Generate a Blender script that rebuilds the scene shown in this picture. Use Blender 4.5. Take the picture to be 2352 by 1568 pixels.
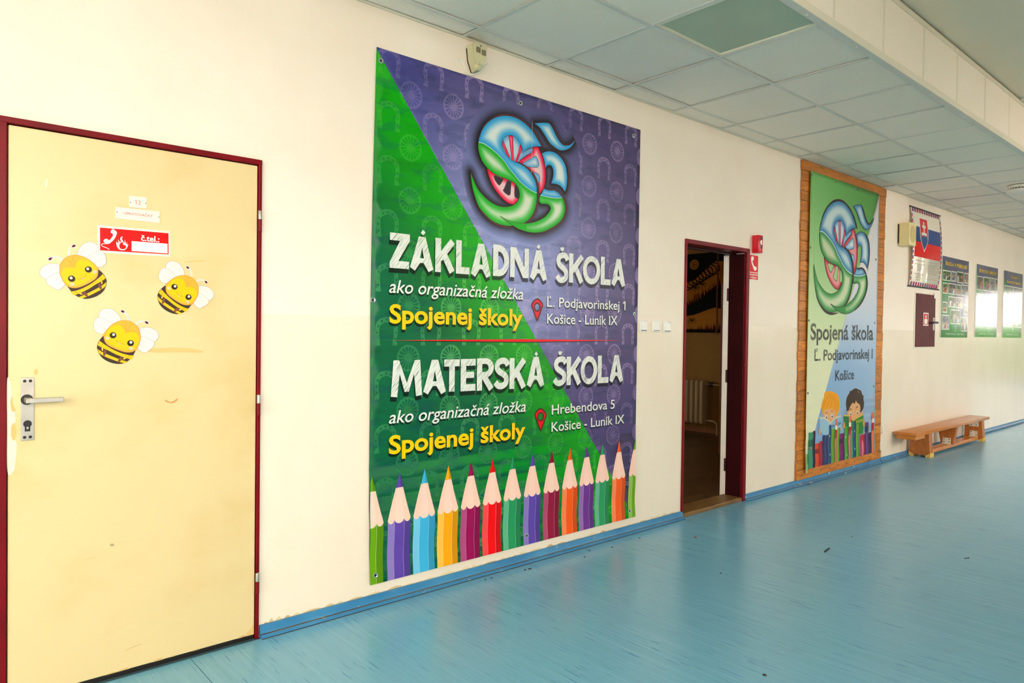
import bpy, bmesh, math, random
import numpy as np
from mathutils import Vector, Matrix
from mathutils.geometry import delaunay_2d_cdt

for o in list(bpy.data.objects):
    bpy.data.objects.remove(o)
SC = bpy.context.scene
COL = SC.collection
RND = random.Random(7)

# ------------------------------------------------------------------ camera
FPX, YAW, PITCH, ROLL = 1619.414, 0.723113, -0.0158654, 0.0132710
CAM = np.array([0.0, -2.94482, 1.323275])
_fw = np.array([math.sin(YAW) * math.cos(PITCH), math.cos(YAW) * math.cos(PITCH), math.sin(PITCH)])
_r0 = np.array([math.cos(YAW), -math.sin(YAW), 0.0])
_u0 = np.cross(_r0, _fw)
_rt = math.cos(ROLL) * _r0 + math.sin(ROLL) * _u0
_up = -math.sin(ROLL) * _r0 + math.cos(ROLL) * _u0
cd = bpy.data.cameras.new('camera')
cd.sensor_width = 36.0
cd.sensor_fit = 'HORIZONTAL'
cd.lens = 36.0 * FPX / 2352.0
cd.clip_start = 0.02
cam = bpy.data.objects.new('camera', cd)
COL.objects.link(cam)
cam.matrix_world = Matrix(((_rt[0], _up[0], -_fw[0], CAM[0]), (_rt[1], _up[1], -_fw[1], CAM[1]), (_rt[2], _up[2], -_fw[2], CAM[2]), (0, 0, 0, 1)))
SC.camera = cam

# ------------------------------------------------------------------ sky, window light, exposure
wd = bpy.data.worlds.new('sky')
SC.world = wd
wd.use_nodes = True
_bg = wd.node_tree.nodes['Background']
_bg.inputs['Color'].default_value = (1.0, 0.925, 0.865, 1)
_bg.inputs['Strength'].default_value = 14.6
OPP = -4.9          # window wall opposite the doors
END = 24.0          # glazed end of the corridor
BACK = -4.5         # wall behind the camera
BAYS = [(-4.2, -1.7), (-1.4, 1.1), (6.8, 9.0), (11.6, 13.4)]
BG = (-4.4, -1.7, 0.9, 2.75)      # unseen window added behind the camera for light, y0 y1 z0 z1
WZ0, WZ1 = 1.25, 3.12
EG = (-3.85, -1.55, 0.12, 2.62)      # end glazing y0 y1 z0 z1


def portal(loc, rot, sx, sy):
    l = bpy.data.lights.new('window_portal', 'AREA')
    l.shape = 'RECTANGLE'
    l.size, l.size_y = sx, sy
    l.cycles.is_portal = True
    o = bpy.data.objects.new('window_portal', l)
    COL.objects.link(o)
    o.location, o.rotation_euler = loc, rot


for a, b in BAYS:
    portal(((a + b) / 2, OPP - 0.16, (WZ0 + WZ1) / 2), (math.pi / 2, 0, 0), b - a, WZ1 - WZ0)
portal((END + 0.16, (EG[0] + EG[1]) / 2, (EG[2] + EG[3]) / 2), (math.pi / 2, 0, math.pi / 2), EG[1] - EG[0], EG[3] - EG[2])
portal((4.5, 5.16, 1.55), (math.pi / 2, 0, math.pi), 1.5, 0.7)
portal((BACK - 0.16, (BG[0] + BG[1]) / 2, (BG[2] + BG[3]) / 2), (math.pi / 2, 0, -math.pi / 2), BG[1] - BG[0], BG[3] - BG[2])
SC.view_settings.view_transform = 'Standard'
SC.view_settings.look = 'None'
SC.view_settings.gamma = 1.0
SC.view_settings.use_curve_mapping = False
SC.view_settings.exposure = 0.14
SC.cycles.max_bounces = 7
SC.cycles.diffuse_bounces = 5
SC.cycles.adaptive_threshold = 0.18
SC.cycles.adaptive_min_samples = 22
SC.cycles.sample_clamp_indirect = 8.0


# ------------------------------------------------------------------ helpers: measuring on the photograph's wall plane
def ray(px, py):
    d = (px - 1176) / FPX * _rt + (784 - py) / FPX * _up + _fw
    return d


def at(px, py, y=0.0):
    d = ray(px, py)
    t = (y - CAM[1]) / d[1]
    p = CAM + t * d
    return (float(p[0]), float(p[2]))


def on_floor(px, py, z=0.0):
    d = ray(px, py)
    t = (z - CAM[2]) / d[2]
    p = CAM + t * d
    return (float(p[0]), float(p[1]))


def crop(ox, oy, s, y=0.0):
    return lambda X, Y: at(ox + X / s, oy + Y / s, y)


# ------------------------------------------------------------------ helpers: materials
def lin(c):
    c = np.asarray(c, float) / 255.0
    return np.where(c <= 0.04045, c / 12.92, ((c + 0.055) / 1.055) ** 2.4)


def rgba(c):
    l = lin(c)
    return (float(l[0]), float(l[1]), float(l[2]), 1.0)


class Mat:
    def __init__(s, name, color=(200, 200, 200), rough=0.5, metal=0.0, spec=0.5):
        s.m = bpy.data.materials.new(name)
        s.m.use_nodes = True
        s.nt = s.m.node_tree
        s.n = s.nt.nodes
        s.p = s.n['Principled BSDF']
        s.p.inputs['Base Color'].default_value = rgba(color)
        s.p.inputs['Roughness'].default_value = rough
        s.p.inputs['Metallic'].default_value = metal
        s.p.inputs['Specular IOR Level'].default_value = spec
        s.color = rgba(color)

    def link(s, a, b):
        s.nt.links.new(a, b)

    def coord(s, scale=(1, 1, 1), rot=(0, 0, 0), kind='Object'):
        t = s.n.new('ShaderNodeTexCoord')
        m = s.n.new('ShaderNodeMapping')
        m.inputs['Scale'].default_value = scale
        m.inputs['Rotation'].default_value = rot
        s.link(t.outputs[kind], m.inputs['Vector'])
        return m.outputs['Vector']

    def noise(s, scale=5.0, stretch=(1, 1, 1), detail=3.0, rough=0.5, rot=(0, 0, 0), kind='Object'):
        t = s.n.new('ShaderNodeTexNoise')
        t.inputs['Scale'].default_value = scale
        t.inputs['Detail'].default_value = detail
        t.inputs['Roughness'].default_value = rough
        s.link(s.coord(stretch, rot, kind), t.inputs['Vector'])
        return t.outputs['Fac']

    def ramp(s, fac, stops):
        r = s.n.new('ShaderNodeValToRGB')
        while len(r.color_ramp.elements) < len(stops):
            r.color_ramp.elements.new(0.5)
        for e, (p, c) in zip(r.color_ramp.elements, stops):
            e.position = p
            e.color = c if len(c) == 4 else (*c, 1)
        s.link(fac, r.inputs['Fac'])
        return r.outputs['Color']

    def mask(s, fac, lo, hi):
        r = s.n.new('ShaderNodeMapRange')
        r.inputs['From Min'].default_value = lo
        r.inputs['From Max'].default_value = hi
        s.link(fac, r.inputs['Value'])
        return r.outputs['Result']

    def mix(s, fac, a, b, mode='MIX'):
        x = s.n.new('ShaderNodeMix')
        x.data_type = 'RGBA'
        x.blend_type = mode
        for k, v in (('Factor', fac), ('A', a), ('B', b)):
            inp = [i for i in x.inputs if i.name == k and (i.type == 'RGBA' or k == 'Factor' and i.type == 'VALUE')][0]
            if isinstance(v, (int, float)):
                inp.default_value = v
            elif isinstance(v, tuple):
                inp.default_value = v
            else:
                s.link(v, inp)
        return [o for o in x.outputs if o.type == 'RGBA'][0]

    def base(s, sock):
        s.link(sock, s.p.inputs['Base Color'])

    def bump(s, fac, strength=0.2, dist=0.01):
        b = s.n.new('ShaderNodeBump')
        b.inputs['Strength'].default_value = strength
        b.inputs['Distance'].default_value = dist
        s.link(fac, b.inputs['Height'])
        s.link(b.outputs['Normal'], s.p.inputs['Normal'])

    def vary(s, scale, amount, stretch=(1, 1, 1), detail=3.0):
        """colour noise around the base colour"""
        f = s.noise(scale, stretch, detail)
        d = tuple(max(0.0, c * (1 - amount)) for c in s.color[:3]) + (1,)
        l = tuple(min(1.0, c * (1 + amount * 0.6)) for c in s.color[:3]) + (1,)
        out = s.ramp(f, [(0.3, d), (0.7, l)])
        s.base(out)
        return out


M = {}


def simple(name, color, rough=0.5, metal=0.0, spec=0.5, var=None, bump=None):
    m = Mat(name, color, rough, metal, spec)
    if var:
        m.vary(*var)
    if bump:
        m.bump(m.noise(bump[0], detail=2.0), bump[1], bump[2] if len(bump) > 2 else 0.002)
    M[name] = m.m
    return m


# plaster wall: matt above, glossy oil-painted dado below 1.38 m
w = Mat('wall_paint', (240, 230, 210), 0.75, spec=0.3)
geo = w.n.new('ShaderNodeNewGeometry')
sep = w.n.new('ShaderNodeSeparateXYZ')
w.link(geo.outputs['Position'], sep.inputs[0])
dado = w.mask(sep.outputs['Z'], 1.3815, 1.3795)
n1 = w.noise(2.2, detail=4)
c_up = w.ramp(n1, [(0.3, rgba((243, 228, 209))), (0.7, rgba((247, 235, 218)))])
n2 = w.noise(3.0, (1, 1, 0.5), 4)
c_lo = w.ramp(n2, [(0.3, rgba((241, 226, 202))), (0.7, rgba((246, 232, 211)))])
cc = w.mix(dado, c_up, c_lo)
w.base(cc)
rr = w.n.new('ShaderNodeMix')
w.link(dado, rr.inputs['Factor'])
rr.inputs[2].default_value = 0.75
rr.inputs[3].default_value = 0.17
w.link(rr.outputs[0], w.p.inputs['Roughness'])
hb = w.n.new('ShaderNodeMath')
hb.operation = 'ADD'
w.link(w.noise(1.0, (26, 26, 1.6), 3), hb.inputs[0])
w.link(w.noise(60, detail=2), hb.inputs[1])
w.bump(hb.outputs[0], 0.16, 0.004)
M['wall'] = w.m

simple('plain_wall', (236, 228, 208), 0.8, var=(3, 0.04))
m = simple('room_wall', (172, 132, 62), 0.8)
m.vary(2.5, 0.08)
m = simple('high_ceiling', (232, 222, 198), 0.9)
m.vary(1.5, 0.04)

# linoleum
f = Mat('linoleum', (112, 178, 206), 0.27, spec=0.45)
a = f.noise(1.0, (60, 1.3, 1), 3, 0.6)
b = f.noise(1.0, (170, 5.0, 1), 2, 0.5)
base = f.ramp(a, [(0.3, rgba((110, 174, 202))), (0.55, rgba((117, 180, 209))), (0.75, rgba((127, 188, 214)))])
dash = f.mask(b, 0.645, 0.70)
big = f.mask(f.noise(0.9, detail=2), 0.30, 0.6)
mm = f.n.new('ShaderNodeMath')
mm.operation = 'MULTIPLY'
f.link(dash, mm.inputs[0])
f.link(big, mm.inputs[1])
c1 = f.mix(mm.outputs[0], base, rgba((40, 112, 178)))
f.base(c1)
M['lino'] = f.m
simple('lino_gap', (70, 104, 112), 0.7)
simple('screed', (60, 60, 58), 0.9)

m = Mat('skirting_paint', (60, 132, 178), 0.35)
wear = m.mask(m.noise(9, (1, 1, 3), 5, 0.65), 0.63, 0.68)
m.base(m.mix(wear, m.ramp(m.noise(4), [(0.3, rgba((50, 122, 172))), (0.7, rgba((74, 146, 188)))]), rgba((196, 190, 172))))
M['skirt'] = m.m

# ceiling tile with pin holes
m = Mat('ceiling_tile', (240, 240, 230), 0.9, spec=0.2)
v = m.n.new('ShaderNodeTexVoronoi')
v.inputs['Scale'].default_value = 95
v.feature = 'F1'
m.link(m.coord((1, 1, 1)), v.inputs['Vector'])
hole = m.mask(v.outputs['Distance'], 0.15, 0.09)
hm = m.n.new('ShaderNodeMath')
hm.operation = 'MULTIPLY'
m.link(hole, hm.inputs[0])
m.link(m.mask(m.noise(40, detail=1), 0.42, 0.52), hm.inputs[1])
m.base(m.mix(hm.outputs[0], m.ramp(m.noise(1.2, kind='Generated'), [(0.3, rgba((250, 238, 222))), (0.7, rgba((253, 244, 230)))]), rgba((184, 174, 150))))
M['tile'] = m.m
simple('tee_metal', (224, 220, 210), 0.45, var=(3, 0.04))
simple('trim_metal', (236, 228, 208), 0.45)
simple('void', (16, 15, 14), 0.9)
m = simple('diffuser', (176, 194, 172), 0.45)
m.vary(3, 0.06)
simple('white_plastic', (235, 232, 222), 0.35)
simple('window_frame_paint', (232, 230, 222), 0.4)
m = simple('maroon_paint', (118, 3, 15), 0.42, spec=0.2)
ch = m.mask(m.noise(24, (1, 1, 0.6), 5, 0.7), 0.70, 0.74)
m.base(m.mix(ch, m.ramp(m.noise(5), [(0.3, rgba((104, 2, 12))), (0.7, rgba((128, 5, 18)))]), rgba((206, 150, 120))))
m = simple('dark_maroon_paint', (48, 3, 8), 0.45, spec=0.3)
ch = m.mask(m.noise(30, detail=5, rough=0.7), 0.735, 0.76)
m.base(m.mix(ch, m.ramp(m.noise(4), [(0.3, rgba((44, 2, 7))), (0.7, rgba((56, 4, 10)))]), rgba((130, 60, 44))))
simple('hatch_paint', (92, 16, 26), 0.5, spec=0.3, var=(9, 0.12))
m = simple('door_paint', (232, 208, 150), 0.38)
dirt = m.mask(m.noise(1.6, (1, 1, 1.4), 5, 0.6), 0.5, 0.75)
col = m.mix(dirt, rgba((226, 202, 148)), rgba((216, 186, 122)))
sp = m.mask(m.noise(11, (1, 1, 2.5), 5, 0.7), 0.72, 0.76)
m.base(m.mix(sp, col, rgba((212, 172, 104))))
simple('door_primer', (244, 238, 220), 0.5)
simple('glue_stain', (236, 200, 132), 0.5)
simple('rust_stain', (206, 140, 84), 0.6)
simple('steel', (186, 180, 168), 0.36, 0.85, var=(16, 0.16))
simple('dark_hole', (24, 18, 14), 0.5)
simple('old_white_paint', (232, 222, 204), 0.45, var=(6, 0.05))
simple('plate_plastic', (238, 226, 208), 0.4)
simple('beige_plastic', (206, 200, 158), 0.4)
simple('cream_plastic', (238, 220, 160), 0.4)
simple('grille_fabric', (214, 192, 130), 0.8, var=(200, 0.2))
simple('cable_white', (240, 234, 220), 0.4)
simple('red_plastic', (210, 18, 38), 0.25)
simple('black_plastic', (22, 20, 20), 0.4)
simple('grommet_metal', (186, 200, 196), 0.3, 0.8)
simple('old_steel', (120, 122, 112), 0.5, 0.6)
simple('yellow_foot', (226, 184, 92), 0.5)
simple('white_bracket', (230, 222, 200), 0.4)
simple('radiator_paint', (196, 176, 128), 0.45)
simple('dirt', (44, 36, 30), 0.8)
simple('dirt_brown', (126, 84, 48), 0.8)
simple('pane_glass', (255, 255, 255), 0.0)
gm = M['pane_glass'].node_tree
gb = gm.nodes.new('ShaderNodeBsdfTransparent')
gs = gm.nodes.new('ShaderNodeBsdfGlossy')
gs.inputs['Roughness'].default_value = 0.02
gx = gm.nodes.new('ShaderNodeMixShader')
gx.inputs[0].default_value = 0.06
gm.links.new(gb.outputs[0], gx.inputs[1])
gm.links.new(gs.outputs[0], gx.inputs[2])
gm.links.new(gx.outputs[0], gm.nodes['Material Output'].inputs['Surface'])
simple('paving', (142, 128, 108), 0.9, var=(2, 0.2))
simple('hedge', (64, 96, 40), 0.9, var=(6, 0.5), bump=(8, 0.8, 0.2))


def wood(name, dark, light, axis='x', rough=0.4, tint=0.25, knots=True):
    m = Mat(name, light, rough)
    oi = m.n.new('ShaderNodeObjectInfo')
    st = {'x': (1.2, 9, 9), 'y': (9, 1.2, 9), 'z': (9, 9, 1.2)}[axis]
    t = m.n.new('ShaderNodeTexNoise')
    t.noise_dimensions = '4D'
    t.inputs['Scale'].default_value = 2.4
    t.inputs['Detail'].default_value = 5
    t.inputs['Distortion'].default_value = 0.9
    ml = m.n.new('ShaderNodeMath')
    ml.operation = 'MULTIPLY'
    ml.inputs[1].default_value = 60.0
    m.link(oi.outputs['Random'], ml.inputs[0])
    m.link(ml.outputs[0], t.inputs['W'])
    m.link(m.coord(st), t.inputs['Vector'])
    c = m.ramp(t.outputs['Fac'], [(0.30, rgba(dark)), (0.48, rgba(light)), (0.56, rgba([(a + b) / 2 for a, b in zip(dark, light)])), (0.72, rgba(light))])
    if knots:
        kn = m.noise(3.4, tuple(s * 0.55 for s in st), 1)
        c = m.mix(m.mask(kn, 0.72, 0.8), c, rgba([d * 0.55 for d in dark]))
    h = m.n.new('ShaderNodeHueSaturation')
    mv = m.n.new('ShaderNodeMapRange')
    mv.inputs['To Min'].default_value = 1 - tint
    mv.inputs['To Max'].default_value = 1 + tint * 0.5
    m.link(oi.outputs['Random'], mv.inputs['Value'])
    m.link(mv.outputs['Result'], h.inputs['Value'])
    m.link(c, h.inputs['Color'])
    m.base(h.outputs['Color'])
    m.bump(t.outputs['Fac'], 0.15, 0.002)
    M[name] = m.m


wood('pine', (150, 74, 8), (216, 132, 30))
wood('bench_wood', (172, 94, 26), (212, 134, 52), rough=0.3, knots=False, tint=0.15)
wood('bench_wood_upright', (150, 78, 20), (198, 114, 40), axis='z', rough=0.35, knots=False, tint=0.15)
wood('laminate', (66, 46, 24), (104, 76, 42), rough=0.35, knots=False)
wood('threshold_wood', (84, 58, 24), (132, 96, 46), rough=0.5, knots=False)
wood('cupboard_wood', (116, 62, 20), (150, 86, 32), axis='z', rough=0.5, knots=False)


def print_mat(name, rough=0.3, spec=0.5, mottle=0.0, chalk=None, wave=0.0, sheet=None):
    """a printed surface: the ink colour is the colour attribute 'ink'"""
    m = Mat(name, (255, 255, 255), rough, spec=spec)
    at_ = m.n.new('ShaderNodeAttribute')
    at_.attribute_name = 'ink'
    c = at_.outputs['Color']
    if mottle:
        n = m.noise(4.0, (0.55, 1, 1.7), 6, 0.62)
        g = m.ramp(n, [(0.32, (1 - mottle,) * 3), (0.5, (1, 1, 1)), (0.68, (1 + mottle * 0.0,) * 3)])
        c = m.mix(1.0, c, g, 'MULTIPLY')
        n2 = m.mask(m.noise(7.0, (0.5, 1, 1.6), 5, 0.6), 0.56, 0.62)
        k = m.n.new('ShaderNodeMath')
        k.operation = 'MULTIPLY'
        k.inputs[1].default_value = mottle * 0.55
        m.link(n2, k.inputs[0])
        c = m.mix(k.outputs[0], c, (0.55, 0.62, 0.8, 1), 'SOFT_LIGHT')
        # brush strokes
        k2 = m.n.new('ShaderNodeMath')
        k2.operation = 'MULTIPLY'
        k2.inputs[1].default_value = 0.22
        m.link(m.mask(m.noise(11.0, (0.45, 1, 1.7), 4, 0.55), 0.54, 0.575), k2.inputs[0])
        c = m.mix(k2.outputs[0], c, (0.0, 0.03, 0.09, 1))
    if chalk:
        ink, lo, hi = chalk
        r_ = m.coord((1, 1, 1), (0, math.radians(-38), 0))
        s_ = m.n.new('ShaderNodeMapping')
        s_.inputs['Scale'].default_value = (260, 1, 11)
        m.link(r_, s_.inputs['Vector'])
        t_ = m.n.new('ShaderNodeTexNoise')
        t_.inputs['Scale'].default_value = 1.0
        t_.inputs['Detail'].default_value = 2.0
        m.link(s_.outputs['Vector'], t_.inputs['Vector'])
        k = m.n.new('ShaderNodeMath')
        k.operation = 'MULTIPLY'
        k.inputs[1].default_value = 0.8
        m.link(m.mask(t_.outputs['Fac'], lo, hi), k.inputs[0])
        c = m.mix(k.outputs[0], rgba(ink), c)
    m.base(c)
    if wave:
        m.bump(m.noise(2.2, (1.2, 1, 0.6), 2), wave, 0.02)
    M[name] = m.m


print_mat('banner_vinyl', 0.38, 0.25, mottle=0.30, wave=0.10)
print_mat('banner_ink', 0.38, 0.22, wave=0.10)
print_mat('chalk_ink', 0.4, 0.4, chalk=((226, 228, 218), 0.54, 0.66))
print_mat('sketch_ink', 0.4, 0.4, chalk=((30, 27, 26), 0.54, 0.64))
print_mat('poster_ink', 0.14, 0.42, wave=0.05)
print_mat('sticker_ink', 0.4, 0.2)
print_mat('mural_paint', 0.8, 0.2)


# ------------------------------------------------------------------ helpers: objects
def tag(o, label, cat=None, group=None, kind=None):
    if label:
        o['label'] = label
    if cat:
        o['category'] = cat
    if group:
        o['group'] = group
    if kind:
        o['kind'] = kind
    return o


def thing(name, loc, label, cat, group=None):
    o = bpy.data.objects.new(name, None)
    o.empty_display_size = 0.1
    COL.objects.link(o)
    o.location = loc
    return tag(o, label, cat, group)


def origin(o):
    v = Vector((0, 0, 0))
    while o is not None:
        v += Vector(o.location)
        o = o.parent
    return v


def link_mesh(name, me, parent=None, loc=None):
    o = bpy.data.objects.new(name, me)
    COL.objects.link(o)
    if parent:
        o.parent = parent
    if loc is not None:
        o.location = loc
    return o


class MB:
    """collects world-space shapes and links them as one mesh object"""

    def __init__(s):
        s.bm = bmesh.new()

    def _add(s, bm2, mi=0):
        me = bpy.data.meshes.new('tmp')
        for f_ in bm2.faces:
            f_.material_index = mi
        bm2.to_mesh(me)
        bm2.free()
        s.bm.from_mesh(me)
        bpy.data.meshes.remove(me)
        return s

    def box(s, x0, x1, y0, y1, z0, z1, bev=0.0, seg=2, mi=0):
        b = bmesh.new()
        bmesh.ops.create_cube(b, size=1)
        for v in b.verts:
            v.co = Vector(((x0 + x1) / 2 + v.co.x * (x1 - x0), (y0 + y1) / 2 + v.co.y * (y1 - y0), (z0 + z1) / 2 + v.co.z * (z1 - z0)))
        if bev:
            bmesh.ops.bevel(b, geom=list(b.edges), offset=bev, segments=seg, profile=0.5, affect='EDGES')
        return s._add(b, mi)

    def loft(s, rings, cap=True, mi=0):
        b = bmesh.new()
        R = [[b.verts.new(p) for p in r] for r in rings]
        n = len(rings[0])
        for i in range(len(R) - 1):
            for j in range(n):
                b.faces.new((R[i][j], R[i][(j + 1) % n], R[i + 1][(j + 1) % n], R[i + 1][j]))
        if cap:
            b.faces.new(R[0][::-1])
            b.faces.new(R[-1])
        bmesh.ops.recalc_face_normals(b, faces=b.faces)
        return s._add(b, mi)

    def prism(s, pts, y0, y1, bev=0.0, axis='y', mi=0):
        """outline (a, z) extruded along an axis"""
        if axis == 'y':
            r = [[(a, y, z) for a, z in pts] for y in (y0, y1)]
        elif axis == 'x':
            r = [[(x, a, z) for a, z in pts] for x in (y0, y1)]
        else:
            r = [[(a, b_, z) for a, b_ in pts] for z in (y0, y1)]
        b = bmesh.new()
        R = [[b.verts.new(p) for p in q] for q in r]
        n = len(pts)
        for j in range(n):
            b.faces.new((R[0][j], R[0][(j + 1) % n], R[1][(j + 1) % n], R[1][j]))
        b.faces.new(R[0][::-1])
        b.faces.new(R[1])
        bmesh.ops.recalc_face_normals(b, faces=b.faces)
        if bev:
            bmesh.ops.bevel(b, geom=list(b.edges), offset=bev, segments=2, profile=0.5, affect='EDGES')
        return s._add(b, mi)

    def cyl(s, p0, p1, r0, r1=None, n=20, bev=0.0):
        r1 = r0 if r1 is None else r1
        p0, p1 = Vector(p0), Vector(p1)
        d = (p1 - p0).normalized()
        u = d.orthogonal().normalized()
        v = d.cross(u)
        ring = lambda p, r: [p + (u * math.cos(2 * math.pi * k / n) + v * math.sin(2 * math.pi * k / n)) * r for k in range(n)]
        if bev:
            return s.loft([ring(p0, r0), ring(p1 - d * bev, r1), ring(p1 - d * bev * 0.3, r1 - bev * 0.3), ring(p1, r1 - bev)])
        return s.loft([ring(p0, r0), ring(p1, r1)])

    def tube(s, pts, r, n=8):
        pts = [Vector(p) for p in pts]
        rings = []
        u = None
        for i, p in enumerate(pts):
            d = (pts[min(i + 1, len(pts) - 1)] - pts[max(i - 1, 0)]).normalized()
            u = d.orthogonal().normalized() if u is None else (u - d * u.dot(d)).normalized()
            v = d.cross(u)
            rings.append([p + (u * math.cos(2 * math.pi * k / n) + v * math.sin(2 * math.pi * k / n)) * r for k in range(n)])
        return s.loft(rings)

    def lathe(s, c, prof, axis=(0, 0, 1), n=32):
        c = Vector(c)
        d = Vector(axis).normalized()
        u = d.orthogonal().normalized()
        v = d.cross(u)
        return s.loft([[c + d * h + (u * math.cos(2 * math.pi * k / n) + v * math.sin(2 * math.pi * k / n)) * max(r, 1e-4) for k in range(n)] for r, h in prof])

    def build(s, name, mat, parent=None, loc=None, smooth=False, mats=None, local=False):
        me = bpy.data.meshes.new(name)
        org = Vector((0, 0, 0)) if local else origin(parent) if parent else Vector(loc or (0, 0, 0))
        bmesh.ops.translate(s.bm, verts=s.bm.verts, vec=-org)
        s.bm.to_mesh(me)
        s.bm.free()
        for k in (mats or [mat]):
            me.materials.append(M[k])
        if smooth:
            me.shade_smooth()
            me.set_sharp_from_angle(angle=math.radians(38))
        return link_mesh(name, me, parent, None if parent else (loc or (0, 0, 0)))


def struct(mb, name, mat, parent=None, **k):
    o = mb.build(name, mat, parent, **k)
    if not parent:
        o['kind'] = 'structure'
    return o


# ------------------------------------------------------------------ helpers: flat print (outlines filled in the wall plane)
def spl(pts, sub=6, closed=True):
    """smooth curve through points; a third entry marks a corner"""
    n = len(pts)
    P = [np.array(p[:2], float) for p in pts]
    C = [len(p) > 2 for p in pts]
    out = []
    rng = range(n) if closed else range(n - 1)
    for i in rng:
        a, b = P[i], P[(i + 1) % n]
        p0 = P[i - 1] if (closed or i > 0) and not C[i] else a - (b - a) * 0.35
        p3 = P[(i + 2) % n] if (closed or i < n - 2) and not C[(i + 1) % n] else b + (b - a) * 0.35
        for k in range(sub):
            t = k / sub
            t2, t3 = t * t, t * t * t
            out.append(0.5 * ((2 * a) + (b - p0) * t + (2 * p0 - 5 * a + 4 * b - p3) * t2 + (-p0 + 3 * a - 3 * b + p3) * t3))
    if not closed:
        out.append(P[-1])
    return [tuple(p) for p in out]


def ellipse(cx, cz, rx, rz, rot=0.0, n=24):
    c, s_ = math.cos(rot), math.sin(rot)
    return [(cx + rx * math.cos(t) * c - rz * math.sin(t) * s_, cz + rx * math.cos(t) * s_ + rz * math.sin(t) * c) for t in [2 * math.pi * k / n for k in range(n)]]


def rect(x0, x1, z0, z1):
    return [(x0, z0), (x1, z0), (x1, z1), (x0, z1)]


def stroke(pts, wid, closed=False):
    """a band along a polyline; wid may be a list of full widths"""
    P = np.array([p[:2] for p in pts], float)
    n = len(P)
    if not hasattr(wid, '__len__'):
        wid = [wid] * n
    else:
        wid = np.interp(np.linspace(0, 1, n), np.linspace(0, 1, len(wid)), wid)
    L, R = [], []
    for i in range(n):
        a = P[i - 1] if (closed or i > 0) else P[i]
        b = P[(i + 1) % n] if (closed or i < n - 1) else P[i]
        d = b - a
        d = d / (np.linalg.norm(d) + 1e-12)
        nv = np.array([-d[1], d[0]]) * wid[i] / 2
        L.append(tuple(P[i] + nv))
        R.append(tuple(P[i] - nv))
    return (L, R) if closed else L + R[::-1]


def inside(C, poly):
    P = np.asarray(poly, float)
    a, b = P, np.roll(P, -1, 0)
    x, y = C[:, 0:1], C[:, 1:2]
    cond = (a[:, 1] > y) != (b[:, 1] > y)
    den = np.where(np.abs(b[:, 1] - a[:, 1]) < 1e-15, 1e-15, b[:, 1] - a[:, 1])
    xi = (b[:, 0] - a[:, 0]) * (y - a[:, 1]) / den + a[:, 0]
    return ((cond & (x < xi)).sum(1) % 2) == 1


def edge_dist(V, polys):
    best = np.full(len(V), 1e9)
    for poly in polys:
        P = np.asarray(poly, float)
        a, b = P, np.roll(P, -1, 0)
        d = b - a
        L2 = np.maximum((d * d).sum(1), 1e-18)
        for s0 in range(0, len(V), 4000):
            v = V[s0:s0 + 4000]
            t = np.clip(((v[:, None] - a[None]) * d[None]).sum(2) / L2, 0, 1)
            q = a[None] + t[..., None] * d[None]
            best[s0:s0 + 4000] = np.minimum(best[s0:s0 + 4000], np.sqrt(((v[:, None] - q) ** 2).sum(2)).min(1))
    return best


def sstep(t):
    t = np.clip(t, 0, 1)
    return t * t * (3 - 2 * t)


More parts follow.
